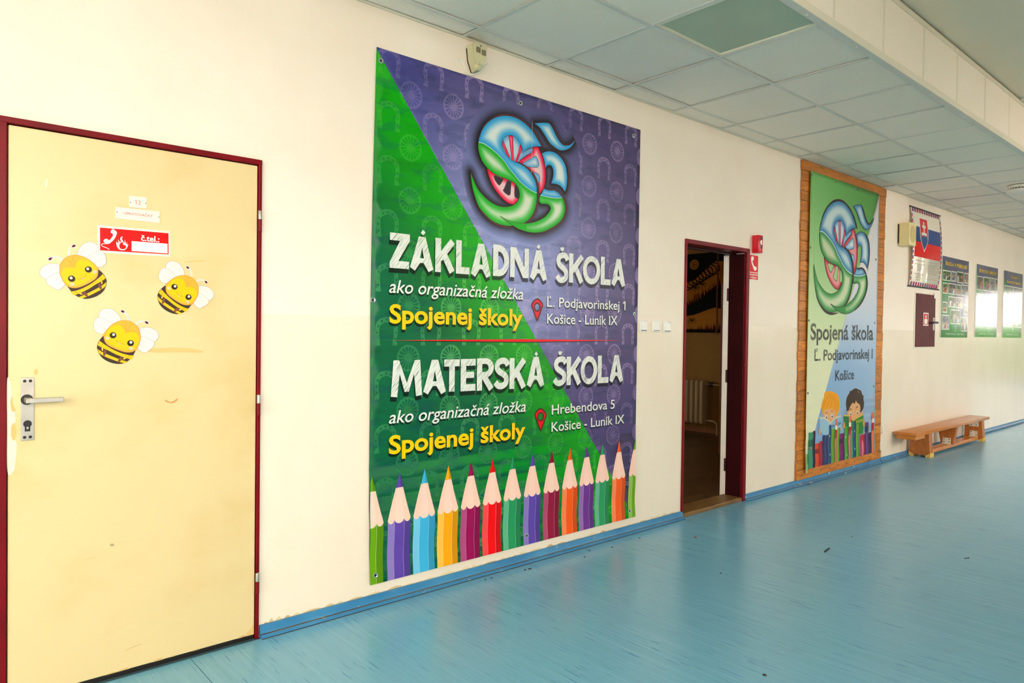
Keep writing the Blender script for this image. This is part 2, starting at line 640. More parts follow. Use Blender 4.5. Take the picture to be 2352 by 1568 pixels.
class Art:
    """flat print: every outline becomes triangles in the plane y, with ink colours per corner"""

    def __init__(s, y=0.0, eps=0.0004, F=None, zk=(), lines=()):
        s.y, s.eps, s.F, s.zk, s.lines = y, eps, F, zk, lines
        s.V, s.T, s.K = [], [], []
        s.n = 0

    def raw(s, V, T, cols, layer):
        V = np.asarray(V, float)
        yy = s.y - s.eps * layer - (s.F(V[:, 0], V[:, 1]) if s.F else 0.0)
        s.V.append(np.stack([V[:, 0], np.broadcast_to(yy, (len(V),)), V[:, 1]], 1))
        s.T += [[i + s.n for i in t] for t in T]
        s.K.append(cols)
        s.n += len(V)

    def fill(s, polys, color, layer=1, holes=(), grad=None, h=None, keep=None):
        """polys: outline or list of outlines (union); grad=(edge colour, centre colour, depth); h = inner mesh size"""
        if len(polys) and not hasattr(polys[0][0], '__len__'):
            polys = [polys]
        allp = list(polys) + list(holes)
        verts, edges = [], []
        for p in allp:
            k = len(verts)
            verts += [Vector(q) for q in p]
            edges += [(k + i, k + (i + 1) % len(p)) for i in range(len(p))]
        A = np.array([tuple(v) for v in verts])
        lo, hi = A.min(0), A.max(0)
        if h:
            gx, gz = np.meshgrid(np.arange(lo[0] + h / 2, hi[0], h), np.arange(lo[1] + h / 2, hi[1], h))
            gx = gx + (np.arange(gx.shape[0])[:, None] % 2) * h / 2
            G = np.stack([gx.ravel(), gz.ravel()], 1)
            m_ = np.zeros(len(G), bool)
            for p in polys:
                m_ |= inside(G, p)
            for p in holes:
                m_ &= ~inside(G, p)
            if m_.any():
                G = G[m_]
                G = G[edge_dist(G, allp) > h * 0.3]
                verts += [Vector(g) for g in G]
        for z in s.zk:
            if lo[1] < z < hi[1]:
                k = len(verts)
                verts += [Vector((lo[0] - 0.01, z)), Vector((hi[0] + 0.01, z))]
                edges.append((k, k + 1))
        for (p0, p1) in s.lines:
            k = len(verts)
            verts += [Vector(p0), Vector(p1)]
            edges.append((k, k + 1))
        r = delaunay_2d_cdt(verts, edges, [], 0, 1e-7)
        V = np.array([tuple(v) for v in r[0]])
        T = np.array([f_[:3] for f_ in r[2]])
        Cn = V[T].mean(1)
        m_ = np.zeros(len(T), bool)
        for p in polys:
            m_ |= inside(Cn, p)
        for p in holes:
            m_ &= ~inside(Cn, p)
        if keep:
            m_ &= keep(Cn)
        T = T[m_]
        Cn = Cn[m_]
        if not len(T):
            return s
        used = np.unique(T)
        re = np.full(len(V), -1)
        re[used] = np.arange(len(used))
        V, T = V[used], re[T]
        P = V[T].reshape(-1, 2)
        Cc = np.repeat(Cn, 3, 0)
        if grad:
            e, c, dep = grad
            d = edge_dist(V, allp)[T].reshape(-1)
            t = sstep(d / dep)[:, None]
            # stepped airbrush look
            col_ = np.asarray(e, float) * (1 - t) + np.asarray(c, float) * t
        elif callable(color):
            col_ = color(P, Cc)
        else:
            col_ = np.broadcast_to(np.asarray(color, float), (len(P), 3))
        a_, b_, c_ = V[T[:, 0]], V[T[:, 1]], V[T[:, 2]]
        cr = (b_[:, 0] - a_[:, 0]) * (c_[:, 1] - a_[:, 1]) - (b_[:, 1] - a_[:, 1]) * (c_[:, 0] - a_[:, 0])
        T = np.where((cr < 0)[:, None], T[:, [0, 2, 1]], T)
        sw = np.repeat(cr < 0, 3)
        col3 = np.array(col_).reshape(-1, 3, 3)
        fl = cr < 0
        col3[fl] = col3[fl][:, [0, 2, 1]]
        s.raw(V, T.tolist(), col3.reshape(-1, 3), layer)
        return s

    def line(s, pts, wid, color, layer=2, closed=False):
        if closed:
            L, R = stroke(pts, wid, True)
            A, B = (L, R) if abs(area(L)) > abs(area(R)) else (R, L)
            return s.fill([A], color, layer, holes=[B])
        return s.fill([stroke(pts, wid)], color, layer)

    def text(s, body, x0, z0, x1=None, top=None, ref='k', color=(255, 255, 255), layer=3, shear=0.0, bold=0.0, align='L', size=None, spacing=1.0, slim=1.0, slope=0.0):
        V, T = glyphs(body, shear, bold, spacing)
        rz = glyphs(ref, 0, bold)[0][:, 1].max()
        sz = (top - z0) / rz if top is not None else size
        w0, w1 = V[:, 0].min(), V[:, 0].max()
        sx = (x1 - x0) / (w1 - w0) if x1 is not None else sz * slim
        X = (V[:, 0] - (w0 if align == 'L' else (w0 + w1) / 2)) * sx + x0
        Z = V[:, 1] * sz + z0
        Z = Z + slope * (X - x0)
        Q = np.stack([X, Z], 1)
        nl = sum(len(t) for t in T)
        if callable(color):
            idx = np.concatenate([np.array(t) for t in T])
            cc_ = np.concatenate([np.repeat(Q[t].mean(0)[None], len(t), 0) for t in T])
            cols = color(Q[idx], cc_)
        else:
            cols = np.broadcast_to(np.asarray(color, float), (nl, 3))
        s.raw(Q, T, cols, layer)
        return s

    def build(s, name, mat, parent=None, loc=None, label=None):
        V = np.concatenate(s.V)
        org = np.array(origin(parent) if parent else Vector(loc or (0, 0, 0)))
        me = bpy.data.meshes.new(name)
        me.from_pydata((V - org).tolist(), [], s.T)
        ca = me.color_attributes.new('ink', 'FLOAT_COLOR', 'CORNER')
        K = np.concatenate(s.K)
        ca.data.foreach_set('color', np.concatenate([lin(K), np.ones((len(K), 1))], 1).astype(np.float32).ravel())
        me.materials.append(M[mat])
        if s.F:
            me.shade_smooth()
        o = link_mesh(name, me, parent, None if parent else (loc or (0, 0, 0)))
        if label:
            o['label'] = label
        return o


def build_letters(A, name, mat, parent):
    """one object per printed letter (a letter and its accent stay together)"""
    V, K = np.concatenate(A.V), np.concatenate(A.K)
    par = list(range(len(V)))

    def find(i):
        while par[i] != i:
            par[i] = par[par[i]]
            i = par[i]
        return i
    for t in A.T:
        r = find(t[0])
        for i in t[1:]:
            par[find(i)] = r
    comp, off = {}, 0
    for t in A.T:
        comp.setdefault(find(t[0]), []).append((t, K[off:off + len(t)]))
        off += len(t)
    groups = []
    for fs in comp.values():
        xs_ = V[[i for t, _ in fs for i in t], 0]
        groups.append([xs_.min(), xs_.max(), fs])
    groups.sort(key=lambda g: g[0] - g[1])          # widest first
    merged = []
    for g in groups:
        for q in merged:
            if min(g[1], q[1]) - max(g[0], q[0]) > 0.5 * (g[1] - g[0]):
                q[2] = q[2] + g[2]
                break
        else:
            merged.append(g)
    for g in sorted(merged, key=lambda g: g[0]):
        B = Art(0, 0)
        idx = sorted({i for t, _ in g[2] for i in t})
        re = {i: k for k, i in enumerate(idx)}
        B.V, B.n = [V[idx]], len(idx)
        B.T = [[re[i] for i in t] for t, _ in g[2]]
        B.K = [np.concatenate([k for _, k in g[2]])]
        B.build(name, mat, parent)


def area(p):
    P = np.asarray(p)
    q = np.roll(P, -1, 0)
    return 0.5 * float((P[:, 0] * q[:, 1] - q[:, 0] * P[:, 1]).sum())


_gc = {}


def glyphs(body, shear=0.0, bold=0.0, spacing=1.0):
    key = (body, shear, bold, spacing)
    if key not in _gc:
        cu = bpy.data.curves.new('lettering', 'FONT')
        cu.body = body.replace('č', 'c')
        cu.size = 1.0
        cu.offset = bold
        cu.space_character = spacing
        cu.resolution_u = 4
        o = bpy.data.objects.new('lettering', cu)
        COL.objects.link(o)
        bpy.context.view_layer.update()
        ev = o.evaluated_get(bpy.context.evaluated_depsgraph_get())
        me = ev.to_mesh()
        V = np.array([tuple(v.co)[:2] for v in me.vertices])
        T = [list(p.vertices) for p in me.polygons]
        ev.to_mesh_clear()
        bpy.data.objects.remove(o)
        bpy.data.curves.remove(cu)
        V0 = V
        # marks the built-in font lacks: the caron on a small c and the flag of a figure one
        if len(body) > 1 or body == 'č':
            for i, ch in enumerate(body):
                if ch not in 'č1':
                    continue
                base_ = ch.replace('č', 'c')
                one = glyphs(base_, 0, bold)[0] if base_ != body else V
                xr = glyphs(body[:i] + base_, 0, bold, spacing)[0][:, 0].max() if i + 1 < len(body) else V[:len(V0), 0].max()
                xl = xr - (one[:, 0].max() - one[:, 0].min())
                k = len(V)
                if ch == 'č':
                    Vz, Tz = glyphs('ž', 0, bold)
                    zm_ = glyphs('z', 0, bold)[0][:, 1].max() * 0.995
                    zx = (Vz[:, 0].min() + Vz[:, 0].max()) / 2
                    for t in Tz:
                        if Vz[t][:, 1].min() > zm_:
                            V = np.concatenate([V, Vz[t] + np.array([(xl + xr) / 2 - zx, 0])])
                            T = T + [list(range(len(V) - len(t), len(V)))]
                else:
                    tp = one[:, 1].max()
                    w1 = xr - xl
                    q = np.array([(xl, tp), (xl - 0.14, tp - 0.13), (xl - 0.14, tp - 0.13 - w1 * 0.9), (xl, tp - w1 * 1.1)])
                    V = np.concatenate([V, q])
                    T = T + [[k, k + 1, k + 2, k + 3]]
        if shear:
            V = np.stack([V[:, 0] + shear * V[:, 1], V[:, 1]], 1)
        _gc[key] = (V, T)
    return _gc[key]


def affine(src, dst):
    A = np.array([[x, y, 1] for x, y in src], float)
    S = np.linalg.lstsq(A, np.array(dst, float), rcond=None)[0]
    return lambda pts: [tuple(np.array([p[0], p[1], 1.0]) @ S) + tuple(p[2:]) for p in pts]

# ================================================================== SETTING
H = 2.835743                     # suspended ceiling
TX0, TY0 = 2.225583, -0.153394   # ceiling grid: first cross joint, first main tee
YB = TY0 - 1.2                   # edge of the lowered ceiling
ZU = 3.235                       # upper ceiling
XW0, XW1 = BACK, END
WT = 0.14                        # wall thickness
D1 = (0.290, 1.168, 2.012)       # door 1 opening x0 x1 top
D2 = (4.232, 5.062, 1.968)       # doorway opening

# main wall with two openings
b = MB()
b.box(XW0, D1[0], 0, WT, 0, ZU)
b.box(D1[0], D1[1], 0, WT, D1[2], ZU)
b.box(D1[1], D2[0], 0, WT, 0, ZU)
b.box(D2[0], D2[1], 0, WT, D2[2], ZU)
b.box(D2[1], XW1, 0, WT, 0, ZU)
b.box(D1[0] - 0.1, D1[1] + 0.1, WT, WT + 0.05, 0, D1[2] + 0.1)
struct(b, 'wall_left', 'wall')
# opposite wall with window bays
b = MB()
xs = [XW0 - 0.2]
for a, c in BAYS:
    xs += [a, c]
xs.append(XW1 + 0.2)
for i in range(0, len(xs), 2):
    b.box(xs[i], xs[i + 1], OPP - 0.3, OPP, 0, ZU)
for a, c in BAYS:
    b.box(a, c, OPP - 0.3, OPP, 0, WZ0)
    b.box(a, c, OPP - 0.3, OPP, WZ1, ZU)
struct(b, 'wall_right', 'plain_wall')
b = MB()
b.box(XW0 - 0.3, XW0, OPP, BG[0], 0, ZU).box(XW0 - 0.3, XW0, BG[1], WT, 0, ZU)
b.box(XW0 - 0.3, XW0, BG[0], BG[1], 0, BG[2]).box(XW0 - 0.3, XW0, BG[0], BG[1], BG[3], ZU)
struct(b, 'wall_back', 'plain_wall')
b = MB()
b.box(XW1, XW1 + 0.3, OPP, EG[0], 0, ZU).box(XW1, XW1 + 0.3, EG[1], WT, 0, ZU)
b.box(XW1, XW1 + 0.3, EG[0], EG[1], 0, EG[2]).box(XW1, XW1 + 0.3, EG[0], EG[1], EG[3], ZU)
struct(b, 'wall_end', 'plain_wall')
for k, (a, c) in enumerate(BAYS):
    win = struct(MB().box(a, c, OPP - 0.24, OPP - 0.22, WZ0, WZ1), 'window_%d' % (k + 1), 'pane_glass')
    g = MB()
    for x in (a, (a + c) / 2 - 0.04, c - 0.08):
        g.box(x, x + 0.08, OPP - 0.26, OPP - 0.18, WZ0, WZ1, 0.006)
    for z in (WZ0, 2.35, WZ1 - 0.07):
        g.box(a, c, OPP - 0.26, OPP - 0.18, z, z + 0.07, 0.006)
    g.build('window_frame', 'window_frame_paint', win)
    MB().box(a - 0.03, c + 0.03, OPP - 0.2, OPP + 0.08, WZ0 - 0.03, WZ0 + 0.004, 0.005).build('window_sill', 'window_frame_paint', win)
win = struct(MB().box(XW1 + 0.2, XW1 + 0.22, EG[0], EG[1], EG[2], EG[3]), 'window_%d' % (len(BAYS) + 1), 'pane_glass')
g = MB()
for k in range(4):
    y = EG[0] + (EG[1] - EG[0] - 0.08) * k / 3
    g.box(XW1 + 0.16, XW1 + 0.24, y, y + 0.08, EG[2], EG[3], 0.006)
for z in (EG[2], 0.95, 1.98, EG[3] - 0.08):
    g.box(XW1 + 0.16, XW1 + 0.24, EG[0], EG[1], z, z + 0.08, 0.006)
g.build('window_frame', 'window_frame_paint', win)
win = struct(MB().box(XW0 - 0.22, XW0 - 0.20, BG[0], BG[1], BG[2], BG[3]), 'window_%d' % (len(BAYS) + 2), 'pane_glass')  # unseen window, added to brighten the ceiling and near wall
g = MB()
for k in range(3):
    y = BG[0] + (BG[1] - BG[0] - 0.08) * k / 2
    g.box(XW0 - 0.24, XW0 - 0.16, y, y + 0.08, BG[2], BG[3], 0.006)
for z in (BG[2], 2.05, BG[3] - 0.08):
    g.box(XW0 - 0.24, XW0 - 0.16, BG[0], BG[1], z, z + 0.08, 0.006)
g.build('window_frame', 'window_frame_paint', win)
# grounds outside
struct(MB().box(-40, 70, -60, OPP - 0.3, -0.6, -0.5), 'ground', 'paving')
struct(MB().box(-40, XW0 - 0.3, OPP - 0.3, 30, -0.6, -0.5), 'ground', 'paving')
struct(MB().box(XW1 + 0.3, 70, OPP - 0.3, 30, -0.6, -0.5), 'ground', 'paving')
rh = random.Random(4)
ring = []
for k in range(41):
    y = -14 + 0.7 * k
    h = 2.2 + rh.uniform(-0.7, 0.8)
    ring.append([(XW1 + 6, y, -0.5), (XW1 + 5.8, y, h * 0.6), (XW1 + 6.2, y, h), (XW1 + 7.2, y, h), (XW1 + 7.6, y, -0.5)])
struct(MB().loft(ring), 'ground_hedge', 'hedge')  # unseen hedge, its ragged height shaped to cut the sky glare

# floor: linoleum sheets 1.5 m wide with fine welded seams
fl = struct(MB().box(XW0 - 0.2, XW1 + 0.3, OPP - 0.3, WT, -0.12, -0.004), 'floor', 'lino_gap')
me0 = None
x = 2.397 - 1.5 * 5
while x < XW1:
    if me0 is None:
        sh = MB().box(x + 0.0015, x + 1.4985, OPP, -0.018, -0.004, 0.0).build('floor_sheet', 'lino', fl)
        me0, xb = sh.data, x
    else:
        sh = link_mesh('floor_sheet', me0, fl, (x - xb, 0, 0))
    x += 1.5
sh = None
MB().box(D2[0] - 0.02, D2[1] + 0.02, -0.018, 0.0, -0.004, 0.0).build('floor_strip', 'lino', fl)

# skirting: turned-up linoleum strip in lengths, each a painted board and a foot bead
def skirting(name, x0, x1, h=0.052):
    prof = [(-0.0, 0.0), (-0.034, 0.0), (-0.034, 0.010), (-0.020, 0.018), (-0.015, 0.026), (-0.013, h - 0.003), (-0.010, h), (0.0, h)]
    b_ = MB().prism(prof, x0, x1, axis='x')
    o = b_.build(name, 'skirt')
    o['kind'] = 'structure'
    # grey line of dirt and glue along the foot
    MB().box(x0, x1, -0.0365, -0.0335, 0.0, 0.003).build('glue_line', 'screed', o)
    MB().box(x0, x1, -0.0245, -0.0205, 0.0155, 0.0185).build('weld_line', 'threshold_wood', o)
    return o


sk = skirting('baseboard_left', D1[1] + 0.012, D2[0] - 0.004)
rgm = random.Random(31)
gm_ = Art(-0.0004, 0.0002)
x = D1[1] + 0.03
while x < D2[0] - 0.06:
    w_ = rgm.uniform(0.02, 0.11)
    h_ = rgm.uniform(0.004, 0.016)
    c_ = rgm.choice([(226, 206, 158), (214, 190, 140), (232, 214, 170), (200, 172, 124)])
    gm_.fill([(x, 0.05), (x + w_, 0.05), (x + w_ * 0.86, 0.052 + h_ * 0.6), (x + w_ * 0.6, 0.052 + h_), (x + w_ * 0.3, 0.052 + h_ * 0.7)], c_, 1)
    x += w_ * rgm.uniform(1.02, 1.3)
gm_.build('grime', 'sticker_ink', sk)['kind'] = 'stuff'
skirting('baseboard_left', D2[1] + 0.004, 5.886, 0.05)
skirting('baseboard_left', 5.888, 7.70, 0.05)
skirting('baseboard_left', 7.72, 10.9, 0.05)
skirting('baseboard_left', 10.905, XW1, 0.05)

# ---------------- suspended ceiling: tiles, tees, light panel
ce = struct(MB().box(XW0, XW1, YB + 0.004, 0.0, H + 0.30, H + 0.34), 'ceiling', 'void')
I0, I1 = -3, 24
rowsY = [(0.0, TY0), (TY0, TY0 - 0.6), (TY0 - 0.6, TY0 - 1.2)]
LIGHT = (1, 2)
tm = {}
for j, (ya, yb) in enumerate(rowsY):
    for i in range(I0, I1):
        if (i, j) == LIGHT:
            continue
        xa = TX0 + 0.6 * i
        if j not in tm:
            mb = MB().box(-0.293, 0.293, -(ya - yb) / 2 + 0.005, (ya - yb) / 2 - 0.004, 0.0, 0.014)
            me = mb.build('ceiling_tile', 'tile', ce)
            tm[j] = me.data
            o = me
        else:
            o = link_mesh('ceiling_tile', tm[j], ce)
        sag = RND.choice([0.0, 0.0, 0.001, 0.003, 0.005])
        o.location = (xa + 0.3 + RND.uniform(-0.003, 0.003), (ya + yb) / 2 + RND.uniform(-0.002, 0.002), H + 0.004 + sag)
        o.rotation_euler = (RND.uniform(-0.006, 0.006) * (j > 0), RND.uniform(-0.008, 0.008), 0)
xe0, xe1 = TX0 + 0.6 * I0, XW1
for j in (0, 1):
    y = TY0 - 0.6 * j
    MB().box(xe0, xe1, y - 0.012, y + 0.012, H, H + 0.0022).box(xe0, xe1, y - 0.002, y + 0.002, H + 0.002, H + 0.035).build('main_tee', 'tee_metal', ce)
cm = {}
for j, (ya, yb) in enumerate(rowsY):
    for i in range(I0, I1 + 1):
        xa = TX0 + 0.6 * i
        e0 = 0.012 if j else 0.02
        if j not in cm:
            o = MB().box(-0.012, 0.012, yb + 0.012, ya - e0, H + 0.0004, H + 0.0026).box(-0.0015, 0.0015, yb + 0.012, ya - e0, H + 0.002, H + 0.03).build('cross_tee', 'tee_metal', ce)
            cm[j] = o.data
        else:
            o = link_mesh('cross_tee', cm[j], ce)
        o.location = (xa, 0, 0)
MB().box(xe0, xe1, -0.020, 0.0, H - 0.001, H + 0.0015).box(xe0, xe1, -0.0015, 0.0, H - 0.001, H + 0.025).build('wall_angle', 'trim_metal', ce)
MB().box(xe0 + 0.6 * 27, XW1, YB, 0, H + 0.006, H + 0.02).build('far_tiles', 'tile', ce)
MB().box(XW0, xe0, YB, 0, H + 0.0005, H + 0.02).build('near_tiles', 'tile', ce)

# bulkhead at the edge of the lowered ceiling
bk = struct(MB().box(XW0, XW1, YB + 0.012, YB + 0.05, H + 0.02, ZU), 'wall_bulkhead', 'void')
MB().box(XW0, XW1, YB - 0.006, YB + 0.034, H - 0.004, H + 0.001, 0.001).build('edge_angle', 'tee_metal', bk)
MB().box(XW0, XW1, YB - 0.009, YB - 0.004, H - 0.004, H + 0.036, 0.001).build('edge_trim', 'trim_metal', bk)
MB().box(XW0, XW1, YB - 0.010, YB + 0.004, 3.193, 3.222, 0.001).build('top_trim', 'trim_metal', bk)
sm = None
for k in range(60):
    x = YB * 0 + 4.097 - 0.607 * 14 + 0.607 * k
    if x > XW1 - 0.7:
        break
    if sm is None:
        o = MB().box(-0.299, 0.299, YB - 0.002, YB + 0.01, H + 0.03, 3.1925).build('bulkhead_panel', 'tile', bk)
        t = MB().box(-0.011, 0.011, YB - 0.0035, YB - 0.0018, H + 0.03, 3.1935).build('panel_strip', 'trim_metal', bk)
        sm = (o.data, t.data)
    else:
        o = link_mesh('bulkhead_panel', sm[0], bk)
        t = link_mesh('panel_strip', sm[1], bk)
    o.location = (x + 0.3035, RND.uniform(-0.002, 0.001), 0)
    o.rotation_euler = (0, RND.uniform(-0.002, 0.002), 0)
    t.location = (x, 0, 0)
for k in range(12):     # rivets along the edge angle
    MB().cyl((3.25 + 0.55 * k, YB + 0.016, H - 0.0075), (3.25 + 0.55 * k, YB + 0.016, H - 0.003), 0.004, n=8).build('rivet', 'tee_metal', bk)
uc = struct(MB().box(XW0 - 0.2, XW1 + 0.3, OPP - 0.3, YB + 0.05, ZU, ZU + 0.2), 'ceiling_upper', 'high_ceiling')
MB().box(6.80, 6.83, OPP, YB - 0.010, ZU - 0.022, ZU - 0.001, 0.001).build('ceiling_batten', 'trim_metal', uc)
MB().box(XW0, XW1, YB, WT, ZU, ZU + 0.2).build('roof_slab', 'high_ceiling', uc)

# light panel (switched off) in the ceiling grid
lx = TX0 + 0.6 * LIGHT[0]
ly0, ly1 = rowsY[2][1], rowsY[2][0]
L = thing('ceiling_light', (lx + 0.3, (ly0 + ly1) / 2, H), 'square green-grey diffuser light panel, switched off, among the ceiling tiles', 'light')
MB().box(lx + 0.03, lx + 0.57, ly0 + 0.03, ly1 - 0.03, H + 0.012, H + 0.016).build('diffuser', 'diffuser', L)
fr = MB()
for q in ((lx + 0.012, lx + 0.588, ly0 + 0.012, ly0 + 0.03), (lx + 0.012, lx + 0.588, ly1 - 0.03, ly1 - 0.012), (lx + 0.012, lx + 0.03, ly0 + 0.03, ly1 - 0.03), (lx + 0.57, lx + 0.588, ly0 + 0.03, ly1 - 0.03)):
    fr.box(*q, H + 0.003, H + 0.03, 0.001)
fr.build('frame', 'trim_metal', L)
MB().box(lx + 0.012, lx + 0.588, ly0 + 0.012, ly1 - 0.012, H + 0.03, H + 0.10).build('housing', 'tee_metal', L)

# smoke detector on the ceiling
sx, sy = 8.47, -0.99
S_ = thing('smoke_detector', (sx, sy, H), 'round white smoke detector on the ceiling at the right edge', 'detector')
MB().lathe((sx, sy, H), [(0.10, 0.0), (0.105, -0.006), (0.10, -0.022), (0.09, -0.028)]).build('mounting_base', 'white_plastic', S_, smooth=True)
MB().lathe((sx, sy, H - 0.028), [(0.085, 0.0), (0.085, -0.014)]).build('slot_ring', 'black_plastic', S_, smooth=True)
for k in range(20):
    a = 2 * math.pi * k / 20
    MB().box(sx + 0.087 * math.cos(a) - 0.004, sx + 0.087 * math.cos(a) + 0.004, sy + 0.087 * math.sin(a) - 0.004, sy + 0.087 * math.sin(a) + 0.004, H - 0.043, H - 0.027).build('rib', 'white_plastic', S_)
MB().lathe((sx, sy, H - 0.042), [(0.115, 0.0), (0.118, -0.012), (0.112, -0.024), (0.085, -0.034), (0.05, -0.038), (0.0, -0.038)]).build('cover', 'white_plastic', S_, smooth=True)

# ================================================================== DOOR 1 (closed, cream, maroon steel frame)
LX0, LX1, LZ1, LY = 0.302, 1.157, 1.998, -0.008
d1 = MB().box(LX0, LX1, LY, LY + 0.04, 0.022, LZ1, 0.003).build('door_1', 'door_paint', None, ((LX0 + LX1) / 2, LY + 0.02, 0.0))
d1['kind'] = 'structure'
b = MB()
b.box(0.212, LX0 - 0.004, -0.014, 0.06, 0, 2.022, 0.003)
b.box(LX1 + 0.003, LX1 + 0.018, -0.014, 0.06, 0, 2.022, 0.003)
b.box(0.212, LX1 + 0.018, -0.015, 0.06, LZ1 + 0.004, 2.024, 0.003)
b.build('frame', 'maroon_paint', d1)
MB().box(LX0 - 0.004, LX1 + 0.003, LY + 0.03, 0.06, 0, 2.0).build('rebate', 'dark_hole', d1)
MB().box(LX0, LX1, LY + 0.012, 0.04, 0.0, 0.022).build('threshold_gap', 'dark_hole', d1)
for zc in (at(593, 508)[1], at(588, 928)[1], at(584, 1335)[1]):
    h = MB().cyl((LX1 + 0.006, -0.022, zc - 0.045), (LX1 + 0.006, -0.022, zc + 0.005), 0.008, n=14).build('hinge', 'maroon_paint', d1, smooth=True)
    MB().cyl((LX1 + 0.006, -0.022, zc + 0.006), (LX1 + 0.006, -0.022, zc + 0.042), 0.008, n=14, bev=0.002).build('pin_sleeve', 'steel', h, smooth=True)
# lever handle on a long plate
hx0, hz1 = at(47.5, 867, LY)
hx1, hz0 = at(78, 1010, LY)
hd = MB().box(hx0, hx1, LY - 0.004, LY, hz0, hz1, 0.0012).build('handle_plate', 'steel', d1)
for sxx in (hx0 + 0.011, hx1 - 0.011):
    for szz in (hz0 + 0.012, hz1 - 0.012):
        MB().cyl((sxx, LY - 0.0035, szz), (sxx, LY - 0.0052, szz), 0.0052, n=14).build('screw', 'dark_hole', hd)
px_, pz_ = at(66, 917, LY)
px_ = (hx0 + hx1) / 2 - 0.002
MB().lathe((px_, LY - 0.004, pz_), [(0.018, 0.0), (0.018, -0.003), (0.012, -0.003)], axis=(0, 1, 0)).build('spindle_ring', 'dark_hole', hd, smooth=True)
ex = at(146, 917, LY - 0.05)[0]
lv = MB().box(px_ - 0.009, px_ + 0.009, LY - 0.058, LY - 0.004, pz_ - 0.0085, pz_ + 0.0085, 0.002)
lv.box(px_ - 0.009, ex, LY - 0.064, LY - 0.050, pz_ - 0.0085, pz_ + 0.0085, 0.002)
lv.build('lever', 'steel', hd)
kx, kz = (hx0 + hx1) / 2, hz0 + 0.058
kb = MB()
kb.cyl((kx, LY - 0.0038, kz), (kx, LY - 0.0056, kz), 0.0125, n=24).box(kx - 0.008, kx + 0.008, LY - 0.0054, LY - 0.0038, kz - 0.026, kz, 0.0006)
kb.build('lock_cylinder', 'dark_hole', hd)
MB().box(kx - 0.003, kx + 0.003, LY - 0.0062, LY - 0.005, kz - 0.018, kz - 0.01, 0.0005).build('key_slot', 'steel', hd)
# worn paint along the lock edge, glue marks, scuffs
Cw = crop(0, 820, 2.0969, LY)
wr = Art(LY, 0.0003)
wr.fill(spl([Cw(*q) for q in [(34, 110), (50, 125), (56, 180), (52, 240), (68, 260), (74, 310), (60, 335), (52, 380), (78, 408), (80, 440), (74, 500), (66, 545), (36, 552), (34, 330)]]), (232, 222, 196), 1)
wr.build('bare_primer', 'sticker_ink', d1)
wr = Art(LY, 0.0003)
for q in ([(55, 330), (70, 318), (78, 350), (74, 392), (60, 398), (54, 365)], [(50, 215), (58, 190), (64, 230), (74, 250), (70, 262), (56, 258)], [(165, 62), (178, 56), (184, 72), (172, 86), (163, 78)]):
    wr.fill(spl([Cw(*c_) for c_ in q]), (214, 180, 112), 2)
wr.fill(spl([Cw(*q) for q in [(795, 205), (825, 215), (855, 198), (850, 212), (828, 222), (800, 215)]]), (208, 150, 92), 2)
wr.fill(spl([Cw(*q) for q in [(528, 903), (540, 897), (551, 903), (540, 911)]]), (176, 160, 120), 2)
wr.fill(stroke([Cw(607, 1412), Cw(640, 1395), Cw(684, 1380)], 0.0016), (196, 160, 100), 2)
wr.fill(stroke([Cw(402, 975), Cw(460, 963)], 0.0012), (206, 182, 126), 2)
Cw2 = crop(0, 260, 2.45, LY)
wr.fill(spl([Cw2(*q) for q in [(800, 1335), (900, 1320), (1000, 1318), (1090, 1325), (1145, 1345), (1000, 1345), (880, 1347)]]), (220, 188, 122), 2)
wr.fill(spl([Cw2(*q) for q in [(1050, 832), (1150, 828), (1150, 834), (1052, 838)]]), (220, 190, 126), 2)
wr.fill(stroke([Cw2(265, 372), Cw2(258, 415)], 0.004), (252, 244, 222), 2)
wr.build('stain', 'sticker_ink', d1)
rg = random.Random(3)
ed = Art(LY, 0.0003)
x = LX0 + 0.02
while x < LX1 - 0.02:
    w_ = rg.uniform(0.01, 0.05)
    if rg.random() < 0.6:
        hh = rg.uniform(0.003, 0.009)
        ed.fill([(x, 0.0225), (x + w_, 0.0225), (x + w_ * 0.8, 0.0225 + hh), (x + w_ * 0.3, 0.0225 + hh * 0.7)], (214, 178, 116), 1)
    x += w_ + rg.uniform(0.0, 0.03)
ed.fill(spl([(LX1 - 0.045, 0.0225, 1), (LX1 - 0.003, 0.0225, 1), (LX1 - 0.003, 0.07, 1), (LX1 - 0.02, 0.045)]), (222, 186, 120), 1)
ed.build('chipped_edge', 'sticker_ink', d1)

# ================================================================== DOORWAY 2 (open, dark room behind)
d2 = MB()
d2.box(D2[0] - 0.014, D2[0] + 0.004, -0.0125, WT - 0.002, 0, D2[2] + 0.020, 0.003)
fr2 = d2.build('trim_1', 'maroon_paint', None, (D2[0], 0, 0))
fr2['kind'] = 'structure'
MB().box(D2[0] + 0.0045, D2[1] - 0.0305, -0.0125, 0.09, D2[2] - 0.012, D2[2] + 0.020, 0.004).build('head_rail', 'maroon_paint', fr2)
MB().box(D2[1] - 0.030, D2[1] + 0.012, -0.0125, 0.012, 0, D2[2] + 0.020, 0.004).build('jamb', 'maroon_paint', fr2)
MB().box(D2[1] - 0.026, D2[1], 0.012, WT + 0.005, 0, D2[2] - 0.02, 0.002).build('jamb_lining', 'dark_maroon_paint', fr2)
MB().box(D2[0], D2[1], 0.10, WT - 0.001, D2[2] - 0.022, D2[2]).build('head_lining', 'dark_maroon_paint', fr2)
MB().box(D2[0] + 0.0045, D2[1] - 0.026, -0.004, WT + 0.02, 0.0, 0.03, 0.004).build('threshold', 'threshold_wood', fr2)
